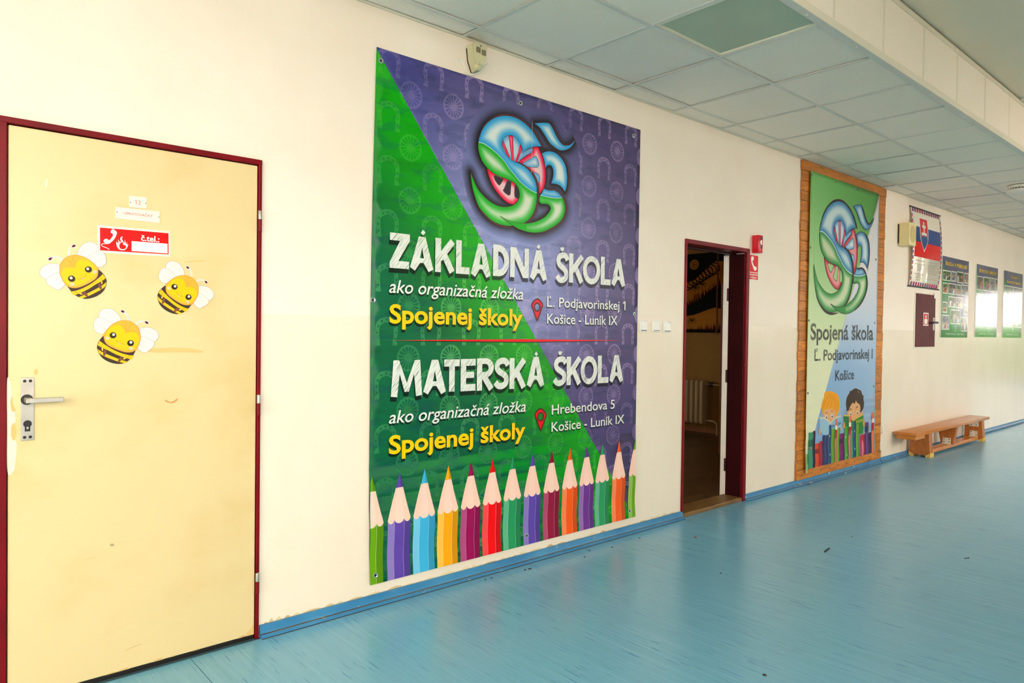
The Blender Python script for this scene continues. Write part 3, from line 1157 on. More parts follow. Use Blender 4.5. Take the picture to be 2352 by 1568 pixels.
# open leaf, seen almost edge-on
leaf = MB().box(0, 0.80, 0.0, 0.042, 0.02, 1.945, 0.003)
lf = leaf.build('door_2', 'old_white_paint')
lf['kind'] = 'structure'
lf.location = (D2[1] - 0.032, WT + 0.004, 0)
lf.rotation_euler = (0, 0, math.radians(31.9))
for zc in (0.27, 0.98, 1.63):
    MB().cyl((-0.008, 0.004, zc - 0.05), (-0.008, 0.004, zc + 0.05), 0.009, n=12).build('hinge', 'dark_maroon_paint', lf, smooth=True, local=True)

# room behind the doorway
RX, RY1, RH = 8.12, 5.0, 2.75
struct(MB().box(RX, RX + 0.15, WT, RY1, 0, RH), 'wall_room_far', 'room_wall')
b = MB()
b.box(2.6, 3.75, RY1, RY1 + 0.15, 0, RH).box(5.25, RX + 0.15, RY1, RY1 + 0.15, 0, RH)
b.box(3.75, 5.25, RY1, RY1 + 0.15, 0, 1.2).box(3.75, 5.25, RY1, RY1 + 0.15, 1.9, RH)
struct(b, 'wall_room_back', 'room_wall')
win = struct(MB().box(3.75, 5.25, RY1 + 0.10, RY1 + 0.11, 1.2, 1.9), 'window_%d' % (len(BAYS) + 3), 'pane_glass')  # unseen window, added and sized to light the dark room
MB().box(4.48, 4.52, RY1 + 0.08, RY1 + 0.13, 1.2, 1.9).box(3.75, 5.25, RY1 + 0.08, RY1 + 0.13, 1.2, 1.25).box(3.75, 5.25, RY1 + 0.08, RY1 + 0.13, 1.85, 1.9).build('window_frame', 'window_frame_paint', win)
struct(MB().box(2.45, 2.6, WT, RY1 + 0.15, 0, RH), 'wall_room_near', 'room_wall')
struct(MB().box(2.45, RX + 0.15, WT, RY1 + 0.15, RH, RH + 0.1), 'ceiling_room', 'room_wall')
rf = struct(MB().box(2.45, RX + 0.15, WT, RY1 + 0.15, -0.12, -0.004), 'floor_room', 'void')
pm = None
rp = random.Random(5)
for k in range(24):
    for j in range(5):
        y = WT + 0.02 + 0.195 * k
        x = 2.6 + 1.28 * j - (k % 3) * 0.4
        if pm is None:
            o = MB().box(0.001, 1.279, 0.001, 0.194, -0.004, 0.0).build('plank', 'laminate', rf)
            pm = o.data
        else:
            o = link_mesh('plank', pm, rf)
        o.location = (x, y, 0)
struct(MB().box(RX - 0.012, RX, WT, RY1, 0.0, 0.06), 'baseboard_room', 'cupboard_wood')


def room_pt(px, py, x=RX):
    d = ray(px, py)
    t = (x - CAM[0]) / d[0]
    p = CAM + t * d
    return (float(p[1]), float(p[2]))


# mural on the room wall: painted in the plane x = RX (drawn here as (y, z), y growing to the left of the view)
ZM = room_pt(1575, 760)[1]
Cm = lambda X, Y: room_pt(1560 + X / 6.029, 540 + Y / 6.029)


class WallX(Art):
    def raw(s, V, T, cols, layer):
        V = np.asarray(V, float)
        s.V.append(np.stack([np.full(len(V), RX - 0.0006 * layer - 0.001), V[:, 0], V[:, 1]], 1))
        s.T += [[i + s.n for i in t] for t in T]
        s.K.append(cols)
        s.n += len(V)


mu = WallX()
y_r, y_l = WT + 0.02, RY1 - 0.2
zt = Cm(300, 250)[1]
mu.fill(rect(y_r, y_l, ZM, zt), (196, 130, 40), 1)
# night sky
e_ = [Cm(*q) for q in [(100, 660), (200, 625), (280, 560), (340, 500), (400, 430), (450, 390), (520, 360), (660, 355)]]
mu.fill([(y_l, e_[0][1])] + e_ + [(y_r, e_[-1][1]), (y_r, zt), (y_l, zt)], (16, 22, 16), 2)
for rr_, cc_ in ((62, (214, 160, 50)), (52, (170, 116, 44)), (30, (186, 132, 48)), (12, (120, 84, 30))):
    pc = Cm(211, 408)
    k_ = abs(Cm(211 + rr_, 408)[0] - pc[0])
    kz_ = abs(Cm(211, 408 + rr_ * 1.12)[1] - pc[1])
    mu.fill(ellipse(pc[0], pc[1], k_, kz_), cc_, 3 + (62 - rr_) / 20)
# dark river band and grass blades
band = [Cm(*q) for q in [(90, 985), (200, 935), (300, 880), (400, 790), (500, 700), (585, 680)]]
low = [Cm(*q) for q in [(585, 1020), (500, 1000), (400, 1030), (300, 1070), (200, 1105), (90, 1120)]]
mu.fill([(y_l, band[0][1])] + band + [(y_r, band[-1][1]), (y_r, low[0][1])] + low + [(y_l, low[-1][1])], (12, 20, 12), 2)
rm = random.Random(11)
for (xa, ya, xb, yb_) in ((100, 985, 585, 690), (95, 1325, 575, 1320)):
    for k in range(46):
        t = k / 45 + rm.uniform(-0.02, 0.02)
        bx_, by_ = xa + (xb - xa) * t, ya + (yb_ - ya) * t + 12
        hgt = rm.uniform(40, 120) * (0.5 + (t if ya > 1300 else 0.6))
        mu.fill([Cm(bx_ - 9, by_), Cm(bx_ + 9, by_), Cm(bx_ + rm.uniform(-24, 6), by_ - hgt)], rm.choice([(84, 22, 10), (46, 14, 8), (120, 44, 14)]), 4)
mu.fill(rect(y_r, y_l, ZM - 0.02, ZM + 0.025), (26, 10, 6), 5)
for k in range(9):
    q = Cm(120 + k * 45, 620 - k * 28)
    mu.line(ellipse(q[0], q[1] - 0.06, 0.09, 0.075, n=16), 0.014, (26, 20, 12), 5, closed=True)
for (cx_, cy_) in ((230, 740), (320, 690), (180, 1190)):
    for k in range(8):
        a = 2 * math.pi * k / 8
        p0 = Cm(cx_, cy_)
        p1 = Cm(cx_ + 60 * math.cos(a), cy_ + 45 * math.sin(a))
        m_ = ((p0[0] + p1[0]) / 2, (p0[1] + p1[1]) / 2)
        mu.line(spl([p0, (m_[0], m_[1] + 0.02), p1], 4, False), 0.008, (66, 56, 24), 5)
mo = mu.build('wall_mural', 'mural_paint', None, (RX, 2.0, ZM))
tag(mo, 'night landscape mural in ochre and black on the dark room wall', 'mural')
for px in (1652,):
    yv = room_pt(px, 700)[0]
    tag(MB().cyl((RX - 0.05, yv, ZM - 0.04), (RX - 0.05, yv, 2.6), 0.011, n=12).build('heating_pipe', 'cupboard_wood', None, (RX - 0.05, yv, ZM), smooth=True), 'thin upright heating pipe in front of the mural', 'pipe')

# radiator
rz0, rz1 = room_pt(1600, 968)[1], room_pt(1600, 870)[1]
ry_r = room_pt(1633, 900)[0]
Rd = thing('radiator', (RX - 0.1, ry_r + 0.4, rz0), 'ribbed cast-iron radiator below the mural in the dark room', 'radiator')
cm_ = None
for k in range(14):
    yy = ry_r + 0.075 * k
    if cm_ is None:
        o = MB().prism([(RX - 0.20, rz0 + 0.03), (RX - 0.185, rz0), (RX - 0.055, rz0), (RX - 0.04, rz0 + 0.03), (RX - 0.04, rz1 - 0.03), (RX - 0.055, rz1), (RX - 0.185, rz1), (RX - 0.20, rz1 - 0.03)], yy, yy + 0.046, 0.012, axis='y').build('section', 'radiator_paint', Rd, smooth=True)
        cm_ = o.data
        y0_ = yy
    else:
        o = link_mesh('section', cm_, Rd, (0, yy - y0_, 0))
for z in (rz0 + 0.05, rz1 - 0.05):
    MB().cyl((RX - 0.12, ry_r - 0.02, z), (RX - 0.12, ry_r + 1.05, z), 0.022, n=12).build('header', 'radiator_paint', Rd, smooth=True)
MB().tube([(RX - 0.12, ry_r, rz0 + 0.05), (RX - 0.12, ry_r - 0.12, rz0 + 0.05), (RX - 0.12, ry_r - 0.17, rz0 + 0.02), (RX - 0.12, ry_r - 0.18, rz0 - 0.06), (RX - 0.12, ry_r - 0.18, 0.0)], 0.014, 10).build('pipe', 'radiator_paint', Rd, smooth=True)
MB().tube([(RX - 0.12, ry_r, rz1 - 0.05), (RX - 0.12, ry_r - 0.14, rz1 - 0.05), (RX - 0.05, ry_r - 0.24, rz1 - 0.06), (RX - 0.014, ry_r - 0.26, rz1 - 0.06)], 0.013, 10).build('pipe', 'radiator_paint', Rd, smooth=True)
MB().cyl((RX - 0.12, ry_r - 0.05, rz1 - 0.05), (RX - 0.12, ry_r - 0.10, rz1 - 0.05), 0.028, n=12).build('valve', 'black_plastic', Rd, smooth=True)
# cupboard behind the open leaf
q0 = on_floor(1649, 1056)
cz = None
d = ray(1657, 648)
tt = (q0[0] - CAM[0]) / d[0]
cz = float(CAM[2] + tt * d[2])
Cb = thing('cupboard', (q0[0] + 0.3, q0[1] - 0.25, 0), 'brown wooden cupboard partly hidden behind the open white door', 'cupboard')
MB().box(q0[0], q0[0] + 0.9, q0[1] - 0.45, q0[1], 0.06, cz, 0.004).build('body', 'cupboard_wood', Cb)
MB().box(q0[0] + 0.03, q0[0] + 0.87, q0[1] - 0.42, q0[1] - 0.03, 0.0, 0.06).build('plinth', 'cupboard_wood', Cb)
MB().box(q0[0] - 0.01, q0[0] + 0.44, q0[1] - 0.47, q0[1] - 0.45, 0.08, cz - 0.02, 0.003).build('door', 'cupboard_wood', Cb)
MB().box(q0[0] + 0.45, q0[0] + 0.9, q0[1] - 0.47, q0[1] - 0.45, 0.08, cz - 0.02, 0.003).build('door', 'cupboard_wood', Cb)

# ================================================================== BIG BANNER
BY = -0.007
bx0, bz1 = 1.704, 2.648
bx1, bz0 = 3.692, 0.104
zk = [0.06 + 0.035 * k for k in range(18)]
_kz = np.array(zk)
_kf = np.array([0.5 * (1 + math.sin(k * 0.85 + 0.6)) * 0.0085 * (1 - k / 17) ** 0.7 for k in range(18)])


def wave(X, Z):
    return np.interp(Z, _kz, _kf, left=_kf[0], right=0.0)


LEFT_Z = np.array([0.10, 0.213, 0.61, 1.02, 1.455, 1.845, 2.255, 2.65])
LEFT_X = np.array([1.714, 1.706, 1.702, 1.702, 1.700, 1.704, 1.711, 1.719])


def left(z):
    return float(np.interp(z, LEFT_Z, LEFT_X))


DG0, DG1 = (1.7175, 2.6405), (3.338, 0.551)
_dd = np.array(DG1) - np.array(DG0)
_dn = np.array([-_dd[1], _dd[0]]) / np.linalg.norm(_dd)     # towards the violet side
DLINE = (tuple(np.array(DG0) - _dd * 0.2), tuple(np.array(DG0) + _dd * 1.35))


def side(P):
    return (P - np.array(DG0)) @ _dn


def bgcol(P, C):  # printed vignette and the fall of light, both held in these gradients
    s_ = side(C) > 0
    d = np.abs(side(P))
    t = sstep(d / 0.62)[:, None]
    tb = sstep((1.3 - P[:, 1]) / 1.2)[:, None] * 0.5
    g = np.array([0, 162, 0]) * (1 - t) + np.array([0, 98, 58]) * t
    g = g * (1 - 0.16 * tb)
    r = np.hypot((P[:, 0] - 2.55) / 1.15, (P[:, 1] - 1.75) / 1.25)
    u = sstep(r)[:, None]
    lf_ = sstep((2.5 - P[:, 0]) / 0.8)[:, None]
    edge = np.array([78, 66, 112]) * (1 - lf_) + np.array([66, 68, 140]) * lf_
    v = np.array([150, 160, 212]) * (1 - u) + edge * u
    return np.where(s_[:, None], v, g)


def over(rgb, a):
    return lambda P, C: bgcol(P, C) * (1 - a) + np.asarray(rgb, float) * a


BN = thing('banner', ((bx0 + bx1) / 2, 0, bz0), 'large green and violet school banner with coloured pencils along its lower edge', 'banner')
sh = Art(BY, F=wave, zk=zk, lines=[DLINE])
outl = [(left(bz0), bz0), (bx1, bz0), (bx1, bz1), (left(bz1), bz1)] + [(left(z), z) for z in np.linspace(bz1 - 0.1, bz0 + 0.05, 16)]
sh.fill([outl], bgcol, 0, h=0.075)
so = sh.build('vinyl_sheet', 'banner_vinyl', BN)
md = so.modifiers.new('thickness', 'SOLIDIFY')
md.thickness = 0.0012
md.offset = -1.0


def bart():
    return Art(BY, F=wave, zk=zk)


def clip_poly(pts, x0, x1, z0, z1):
    P = [tuple(p) for p in pts]
    for ax, v, sg in ((0, x0, 1), (0, x1, -1), (1, z0, 1), (1, z1, -1)):
        out = []
        for i in range(len(P)):
            a, b_ = P[i], P[(i + 1) % len(P)]
            ia, ib = (a[ax] - v) * sg >= 0, (b_[ax] - v) * sg >= 0
            if ia:
                out.append(a)
            if ia != ib:
                t = (v - a[ax]) / (b_[ax] - a[ax])
                out.append((a[0] + (b_[0] - a[0]) * t, a[1] + (b_[1] - a[1]) * t))
        P = out
        if len(P) < 3:
            return None
    return P


# ghosted horseshoes and spoked wheels
PER = 0.2583
PZ = 0.2575


def tint(P, C):
    s_ = side(C) > 0
    r = 0.20 + 0.16 * sstep(np.abs(np.sin(C[:, 0] * 3.1 + 0.4) * np.cos(C[:, 1] * 2.3)))
    l = np.where(s_[:, None], np.array([198, 170, 212]), np.array([168, 214, 128]))
    k = (r * 1.15)[:, None]
    return bgcol(P, C) * (1 - k) + l * k


ho = [(-0.062, -0.066, 1), (-0.034, -0.066, 1), (-0.036, -0.042), (-0.040, 0.0), (-0.034, 0.030), (0.0, 0.046), (0.034, 0.030), (0.040, 0.0), (0.036, -0.042), (0.034, -0.066, 1), (0.062, -0.066, 1), (0.061, -0.050, 1), (0.054, -0.050, 1), (0.062, -0.010), (0.060, 0.030), (0.040, 0.060), (0.0, 0.072), (-0.040, 0.060), (-0.060, 0.030), (-0.062, -0.010), (-0.054, -0.050, 1), (-0.061, -0.050, 1)]
hshape = spl(ho, 4)
hdots = [(-0.049, -0.034), (-0.052, -0.004), (-0.046, 0.026), (-0.026, 0.050), (0.026, 0.050), (0.046, 0.026), (0.052, -0.004), (0.049, -0.034), (0, 0.059)]
pat = lambda: Art(BY, F=wave, zk=zk, lines=[DLINE])
for r in range(-1, 11):
    for c in range(-1, 9):
        hx, hz = 1.788 + PER * c, 2.5955 - PZ * r
        if c < 8 and hz > 0.1 and hz < bz1 + 0.05 and hx > 1.7 and hx < 3.75:
            pl = clip_poly([(hx + a, hz + b_) for a, b_, *_ in hshape], left(hz + 0.05) + 0.001, bx1, max(bz0, 0.16), bz1)
            if pl:
                hl = [q for q in (ellipse(hx + a, hz + b_, 0.0055, 0.0065, n=8) for a, b_ in hdots) if all(left(hz) + 0.006 < p[0] < bx1 and 0.16 < p[1] < bz1 for p in q)]
                pat().fill([pl], tint, 1, holes=hl).build('printed_horseshoe', 'banner_vinyl', BN)
        wx, wz = 1.913 + PER * c, 2.467 - PZ * r
        if wz > 0.12 and wz < bz1 + 0.06 and wx > 1.6 and wx < 3.76:
            pl = clip_poly(ellipse(wx, wz, 0.066, 0.066, n=40), left(wz + 0.05) + 0.001, bx1, max(bz0, 0.16), bz1)
            if pl:
                hl = []
                for k in range(16):
                    a = 2 * math.pi * (k + 0.5) / 16
                    pp = [(0.022, -0.0014), (0.046, -0.0062), (0.052, -0.0068), (0.0565, -0.003), (0.0565, 0.003), (0.052, 0.0068), (0.046, 0.0062), (0.022, 0.0014)]
                    q = [(wx + u * math.cos(a) - v_ * math.sin(a), wz + u * math.sin(a) + v_ * math.cos(a)) for u, v_ in pp]
                    if all(left(wz) + 0.006 < p[0] < bx1 and 0.16 < p[1] < bz1 for p in q):
                        hl.append(q)
                pat().fill([pl], tint, 1, holes=hl).build('printed_wheel', 'banner_vinyl', BN)

# ------------------------------------------------------------------ the emblem, outlines shared by both banners
EB = {
    'S_blue': [(1537, 812, 1), (1500, 745), (1430, 620), (1350, 500), (1240, 390), (1120, 300), (1000, 245), (850, 218), (700, 235), (560, 300), (450, 400), (370, 530), (325, 650), (318, 725, 1), (420, 755), (560, 850), (700, 970), (820, 1100), (900, 1220), (1000, 1340), (1110, 1475), (1250, 1600), (1380, 1680), (1445, 1705, 1), (1440, 1576), (1400, 1446), (1320, 1310), (1230, 1210), (1130, 1148), (1020, 1108), (950, 1065), (880, 1000), (820, 920), (780, 830), (770, 740), (800, 660), (850, 615), (930, 595), (1010, 615), (1080, 690), (1130, 770), (1160, 850), (1175, 935, 1), (1210, 905), (1260, 865), (1340, 830), (1430, 812)],
    'S_green': [(318, 735, 1), (312, 820), (330, 930), (370, 1050), (420, 1140), (500, 1236), (580, 1310), (700, 1376), (830, 1426), (950, 1476), (1040, 1546), (1090, 1626), (1112, 1736), (1090, 1836), (1030, 1916), (940, 1961), (820, 1976), (700, 1956), (560, 1886), (430, 1776), (310, 1636), (230, 1476), (168, 1306, 1), (175, 1406), (200, 1596), (250, 1776), (320, 1956), (430, 2106), (560, 2226), (700, 2301), (830, 2336), (945, 2346, 1), (1200, 2286, 1), (1290, 2216), (1370, 2106), (1420, 1976), (1445, 1836), (1445, 1711, 1), (1380, 1685), (1250, 1605), (1110, 1480), (1000, 1345), (900, 1225), (820, 1105), (700, 975), (560, 855), (420, 760)],
    's_blue': [(1580, 1616, 1), (1640, 1646), (1700, 1656), (1780, 1656), (1850, 1696), (1900, 1746), (1930, 1791, 1), (1850, 1806), (1720, 1796), (1600, 1771), (1510, 1746, 1), (1545, 1690)],
    's_green': [(1505, 1748, 1), (1600, 1773), (1720, 1798), (1850, 1808), (1935, 1796, 1), (1970, 1866), (1995, 1976), (1985, 2096), (1930, 2216), (1830, 2316), (1700, 2396), (1560, 2456), (1400, 2474), (1250, 2456), (1100, 2406), (980, 2336), (860, 2256), (730, 2151, 1), (850, 2216), (980, 2261), (1100, 2286), (1240, 2294), (1400, 2266), (1540, 2206), (1640, 2126), (1700, 2036), (1705, 1986), (1670, 1936), (1600, 1918), (1540, 1918), (1490, 1881, 1), (1490, 1816)],
    's_top': [(1540, 945, 1), (1620, 910), (1720, 905), (1830, 950), (1930, 1050), (2000, 1180), (2030, 1340), (2035, 1426), (2025, 1556), (1990, 1691, 1), (1930, 1606), (1850, 1546), (1720, 1521, 1), (1755, 1400), (1762, 1290), (1740, 1205), (1690, 1170), (1640, 1185), (1605, 1235, 1), (1590, 1100)],
    'caron': [(1395, 365, 1), (1560, 350), (1690, 370), (1760, 480), (1830, 620), (1900, 730), (1970, 785), (2040, 790), (2110, 760), (2195, 670, 1), (2130, 790), (2050, 860), (1930, 890), (1820, 850), (1690, 740), (1600, 600), (1500, 450)],
    'rim': [(1365, 830, 1), (1470, 818, 1), (1530, 950), (1580, 1100), (1610, 1260), (1615, 1400), (1600, 1540), (1570, 1630), (1500, 1725, 1), (1455, 1510), (1340, 1310), (1160, 1140, 1), (1095, 1112, 1), (1160, 1050), (1340, 935), (1368, 880)],
    'eye': [(770, 780), (800, 660), (850, 615), (930, 595), (1010, 615), (1080, 690), (1130, 770), (1165, 880), (1180, 930, 1), (1250, 880), (1345, 835, 1), (1370, 880), (1340, 935), (1250, 985), (1160, 1050), (1095, 1112, 1), (1030, 1108), (950, 1065), (880, 1000), (820, 920)],
    'wheel': [(490, 1226, 1), (560, 1296), (640, 1346), (800, 1416), (950, 1476), (1040, 1546), (1100, 1676), (1110, 1796), (1090, 1836), (1000, 1931, 1), (880, 1891), (750, 1776), (620, 1606), (540, 1436), (500, 1296)],
}
E_HOLES = [[(640, 1362, 1), (805, 1436, 1), (740, 1546), (700, 1541), (640, 1456), (620, 1396)], [(880, 1454, 1), (955, 1486, 1), (942, 1656), (930, 1736), (890, 1746), (800, 1666), (820, 1616)], [(1025, 1536, 1), (1090, 1626), (1112, 1746), (1095, 1816), (1040, 1796), (1015, 1736)]]
E_WIN = [[(1165, 1135, 1), (1300, 1060), (1400, 1000), (1440, 1010), (1470, 1070), (1488, 1150), (1470, 1205), (1400, 1215), (1265, 1205, 1)], [(1360, 1306, 1), (1420, 1315), (1480, 1345), (1505, 1400), (1500, 1470), (1475, 1520, 1), (1440, 1430)]]
E_SPOKE = [[(795, 685, 1), (835, 790), (880, 900), (930, 1040, 1), (880, 1000), (825, 880), (775, 780, 1)], [(905, 600, 1), (985, 605, 1), (1000, 1098, 1), (960, 1078, 1), (935, 850)], [(1125, 770, 1), (1160, 870, 1), (1065, 1112, 1), (1030, 1105, 1), (1085, 930)]]
E_BROWN = [([(318, 725), (370, 525), (440, 395), (560, 288), (700, 215), (850, 198), (1000, 225), (1120, 285), (1240, 368), (1350, 475), (1450, 605), (1520, 730), (1572, 838)], [6, 12, 20, 28, 36, 38, 40, 40, 42, 44, 50, 52, 10]),
           ([(1100, 1132), (1230, 1200), (1350, 1315), (1430, 1460), (1470, 1610), (1470, 1800), (1445, 1960), (1390, 2110), (1310, 2225), (1200, 2298)], [10, 40, 60, 62, 52, 44, 46, 50, 54, 12]),
           ([(240, 1760), (320, 1975), (440, 2130), (590, 2265), (790, 2355), (1010, 2384)], [6, 22, 40, 46, 46, 10]),
           ([(1590, 1600), (1660, 1640), (1780, 1642), (1890, 1715), (1965, 1825), (2015, 1960), (2010, 2090), (1960, 2205), (1870, 2310), (1740, 2400), (1560, 2465)], [10, 24, 24, 40, 46, 48, 48, 46, 42, 34, 8]),
           ([(1820, 930), (1950, 1040), (2030, 1180), (2058, 1340), (2055, 1500), (2010, 1735)], [8, 26, 36, 36, 34, 12]),
           ([(1680, 352), (1770, 470), (1850, 620), (1930, 725), (2030, 778), (2195, 664)], [8, 36, 36, 32, 18, 3])]
E_UNDER = [([(1372, 352), (1450, 420), (1560, 560), (1650, 720), (1800, 862), (1930, 905)], [10, 64, 84, 70, 40, 12]), ([(1480, 830), (1600, 860), (1720, 880)], [20, 60, 20])]


def emblem(A, T, hole_col, dep, sat=1.0, h=0.008, lw=0.0022, L0=4, gloss=True):
    """T maps emblem points to the wall; dep = depth of the airbrushed light"""
    blue = ((38, 156, 216), (222, 230, 226))
    green = ((14, 170, 24), (218, 224, 200))
    red = ((246, 0, 58), (236, 196, 198))
    brown = (88, 52, 54)
    if sat != 1.0:
        blue = ((44, 122, 176), (196, 214, 214))
        green = ((30, 132, 52), (196, 208, 168))
        red = ((190, 16, 50), (218, 150, 146))
        brown = (46, 24, 26)
    sp = lambda pts, sub=5: [p[:2] for p in spl(T(pts), sub)]
    op = lambda pts, sub=6: [p[:2] for p in spl(T(pts), sub, False)]
    sc = math.dist(T([(0, 0)])[0], T([(0, 1000)])[0]) / 1000.0
    if sat == 1.0:
        for pts, wd_ in E_UNDER:
            A.line(op(pts), [q * sc for q in wd_], (54, 46, 44), L0)
    W_ = sp(EB['wheel'])
    A.fill([W_], None, L0 + 1, grad=(red[0], red[1], dep * 0.75), h=h)
    for q in E_HOLES:
        A.fill([sp(q)], hole_col, L0 + 2)
        A.line(sp(q), lw * 1.6, (120, 84, 76), L0 + 3, True)
    A.line(W_, lw, brown, L0 + 3, True)
    A.fill([sp(EB['rim'])], None, L0 + 1, grad=(red[0], red[1], dep * 0.8), h=h)
    A.fill([sp(EB['eye'])], None, L0 + 2, grad=((104, 160, 206), (190, 214, 226), dep * 0.8), h=h)
    for q in E_WIN:
        A.fill([sp(q)], None, L0 + 2, grad=((92, 164, 214), (226, 230, 224), dep * 0.7), h=h)
        A.line(sp(q), lw, brown, L0 + 3, True)
    for q in E_SPOKE:
        A.fill([sp(q)], None, L0 + 3, grad=(red[0], (240, 150, 160), dep * 0.35), h=h * 0.7)
        A.line(sp(q), lw * 0.8, brown, L0 + 4, True)
    A.line(sp(EB['rim']), lw, brown, L0 + 4, True)
    A.line(sp(EB['eye']), lw, brown, L0 + 4, True)
    for k, c, d_ in (('s_blue', blue, 0.8), ('s_green', green, 1.1), ('s_top', blue, 1.0), ('caron', blue, 0.9)):
        A.fill([sp(EB[k])], None, L0 + 3, grad=(c[0], c[1], dep * d_), h=h)
    for k, c, d_ in (('S_green', green, 1.25), ('S_blue', blue, 1.3)):
        A.fill([sp(EB[k])], None, L0 + 5, grad=(c[0], c[1], dep * d_), h=h)
        A.line(sp(EB[k]), lw * 0.8, brown, L0 + 6, True)
    for k in ('s_blue', 's_green', 's_top', 'caron'):
        A.line(sp(EB[k]), lw, brown, L0 + 6, True)
    # the small s tail runs over the big S
    A.fill([sp([(730, 2151, 1), (850, 2216), (980, 2261), (1100, 2286), (1240, 2294, 1), (1250, 2450, 1), (1100, 2406), (980, 2336), (860, 2256)])], green[0], L0 + 7)
    A.line(op([(1240, 2294), (1100, 2286), (980, 2261), (850, 2216), (730, 2151), (860, 2256), (980, 2336), (1100, 2406), (1250, 2456)]), lw, brown, L0 + 8)
    for pts, wd_ in E_BROWN:
        A.line(op(pts), [q * sc for q in wd_], brown, L0 + 7)
    # pale seam between the blue and the green
    A.line(op([(318, 730), (420, 757), (560, 852), (700, 972), (820, 1102), (900, 1222), (1000, 1342), (1110, 1477), (1250, 1602), (1380, 1682), (1445, 1708)]), lw * 1.6, (206, 232, 226), L0 + 8)
    A.line(op([(1510, 1747), (1600, 1772), (1720, 1797), (1850, 1807), (1932, 1794)]), lw * 1.4, (206, 232, 226), L0 + 8)


def T1(pts):
    return [at(1060 + p[0] / 8.4, 240 + p[1] / 8.4, BY) + tuple(p[2:]) for p in pts]


# dark glow printed round the emblem
allsh = [[p[:2] for p in spl(T1(EB[k]), 3)] for k in ('S_blue', 'S_green', 's_green', 's_top', 'caron', 's_blue', 'wheel', 'rim', 'eye')]


def glow(P, C):
    d = edge_dist(P, allsh)
    ins = np.zeros(len(P), bool)
    for q in allsh:
        ins |= inside(P, q)
    d[ins] = 0
    a1 = np.exp(-(d / 0.034) ** 1.7)[:, None] * 0.95
    a2 = (1 - sstep((d - 0.055) / 0.022))[:, None] * 0.28
    b_ = bgcol(P, C) * (1 - a2) + np.array([84, 104, 160]) * a2
    return b_ * (1 - a1) + np.array([34, 28, 32]) * a1


gl = Art(BY, F=wave, lines=[DLINE])
gx = [p for q in allsh for p in q]
gcx, gcz = np.mean([p[0] for p in gx]), np.mean([p[1] for p in gx])
gl.fill([clip_poly(ellipse(gcx + 0.01, gcz + 0.01, 0.46, 0.47, n=60), bx0, bx1 - 0.002, bz0, bz1 - 0.002)], lambda P, C: glow(P, C), 2.2, h=0.0095, keep=lambda C: edge_dist(C, allsh) < 0.079)
gl.build('emblem_shadow', 'banner_ink', BN)
em = bart()
emblem(em, T1, (52, 44, 58), 0.046, h=0.0085)
cz_ = bart()
cz_.line([p[:2] for p in T1([(1354, 320), (1348, 800), (1338, 1330)])], 0.0022, (196, 200, 196), 14)
cz_.build('crease', 'banner_ink', BN)
em.build('emblem', 'banner_ink', BN, label='interlaced blue, green and red letters S with a red spoked wheel')

# ------------------------------------------------------------------ lettering
C4 = crop(840, 500, 3.5636, BY)
C5 = crop(840, 760, 3.5636, BY)
dark = lambda P, C: bgcol(P, C) * 0.34


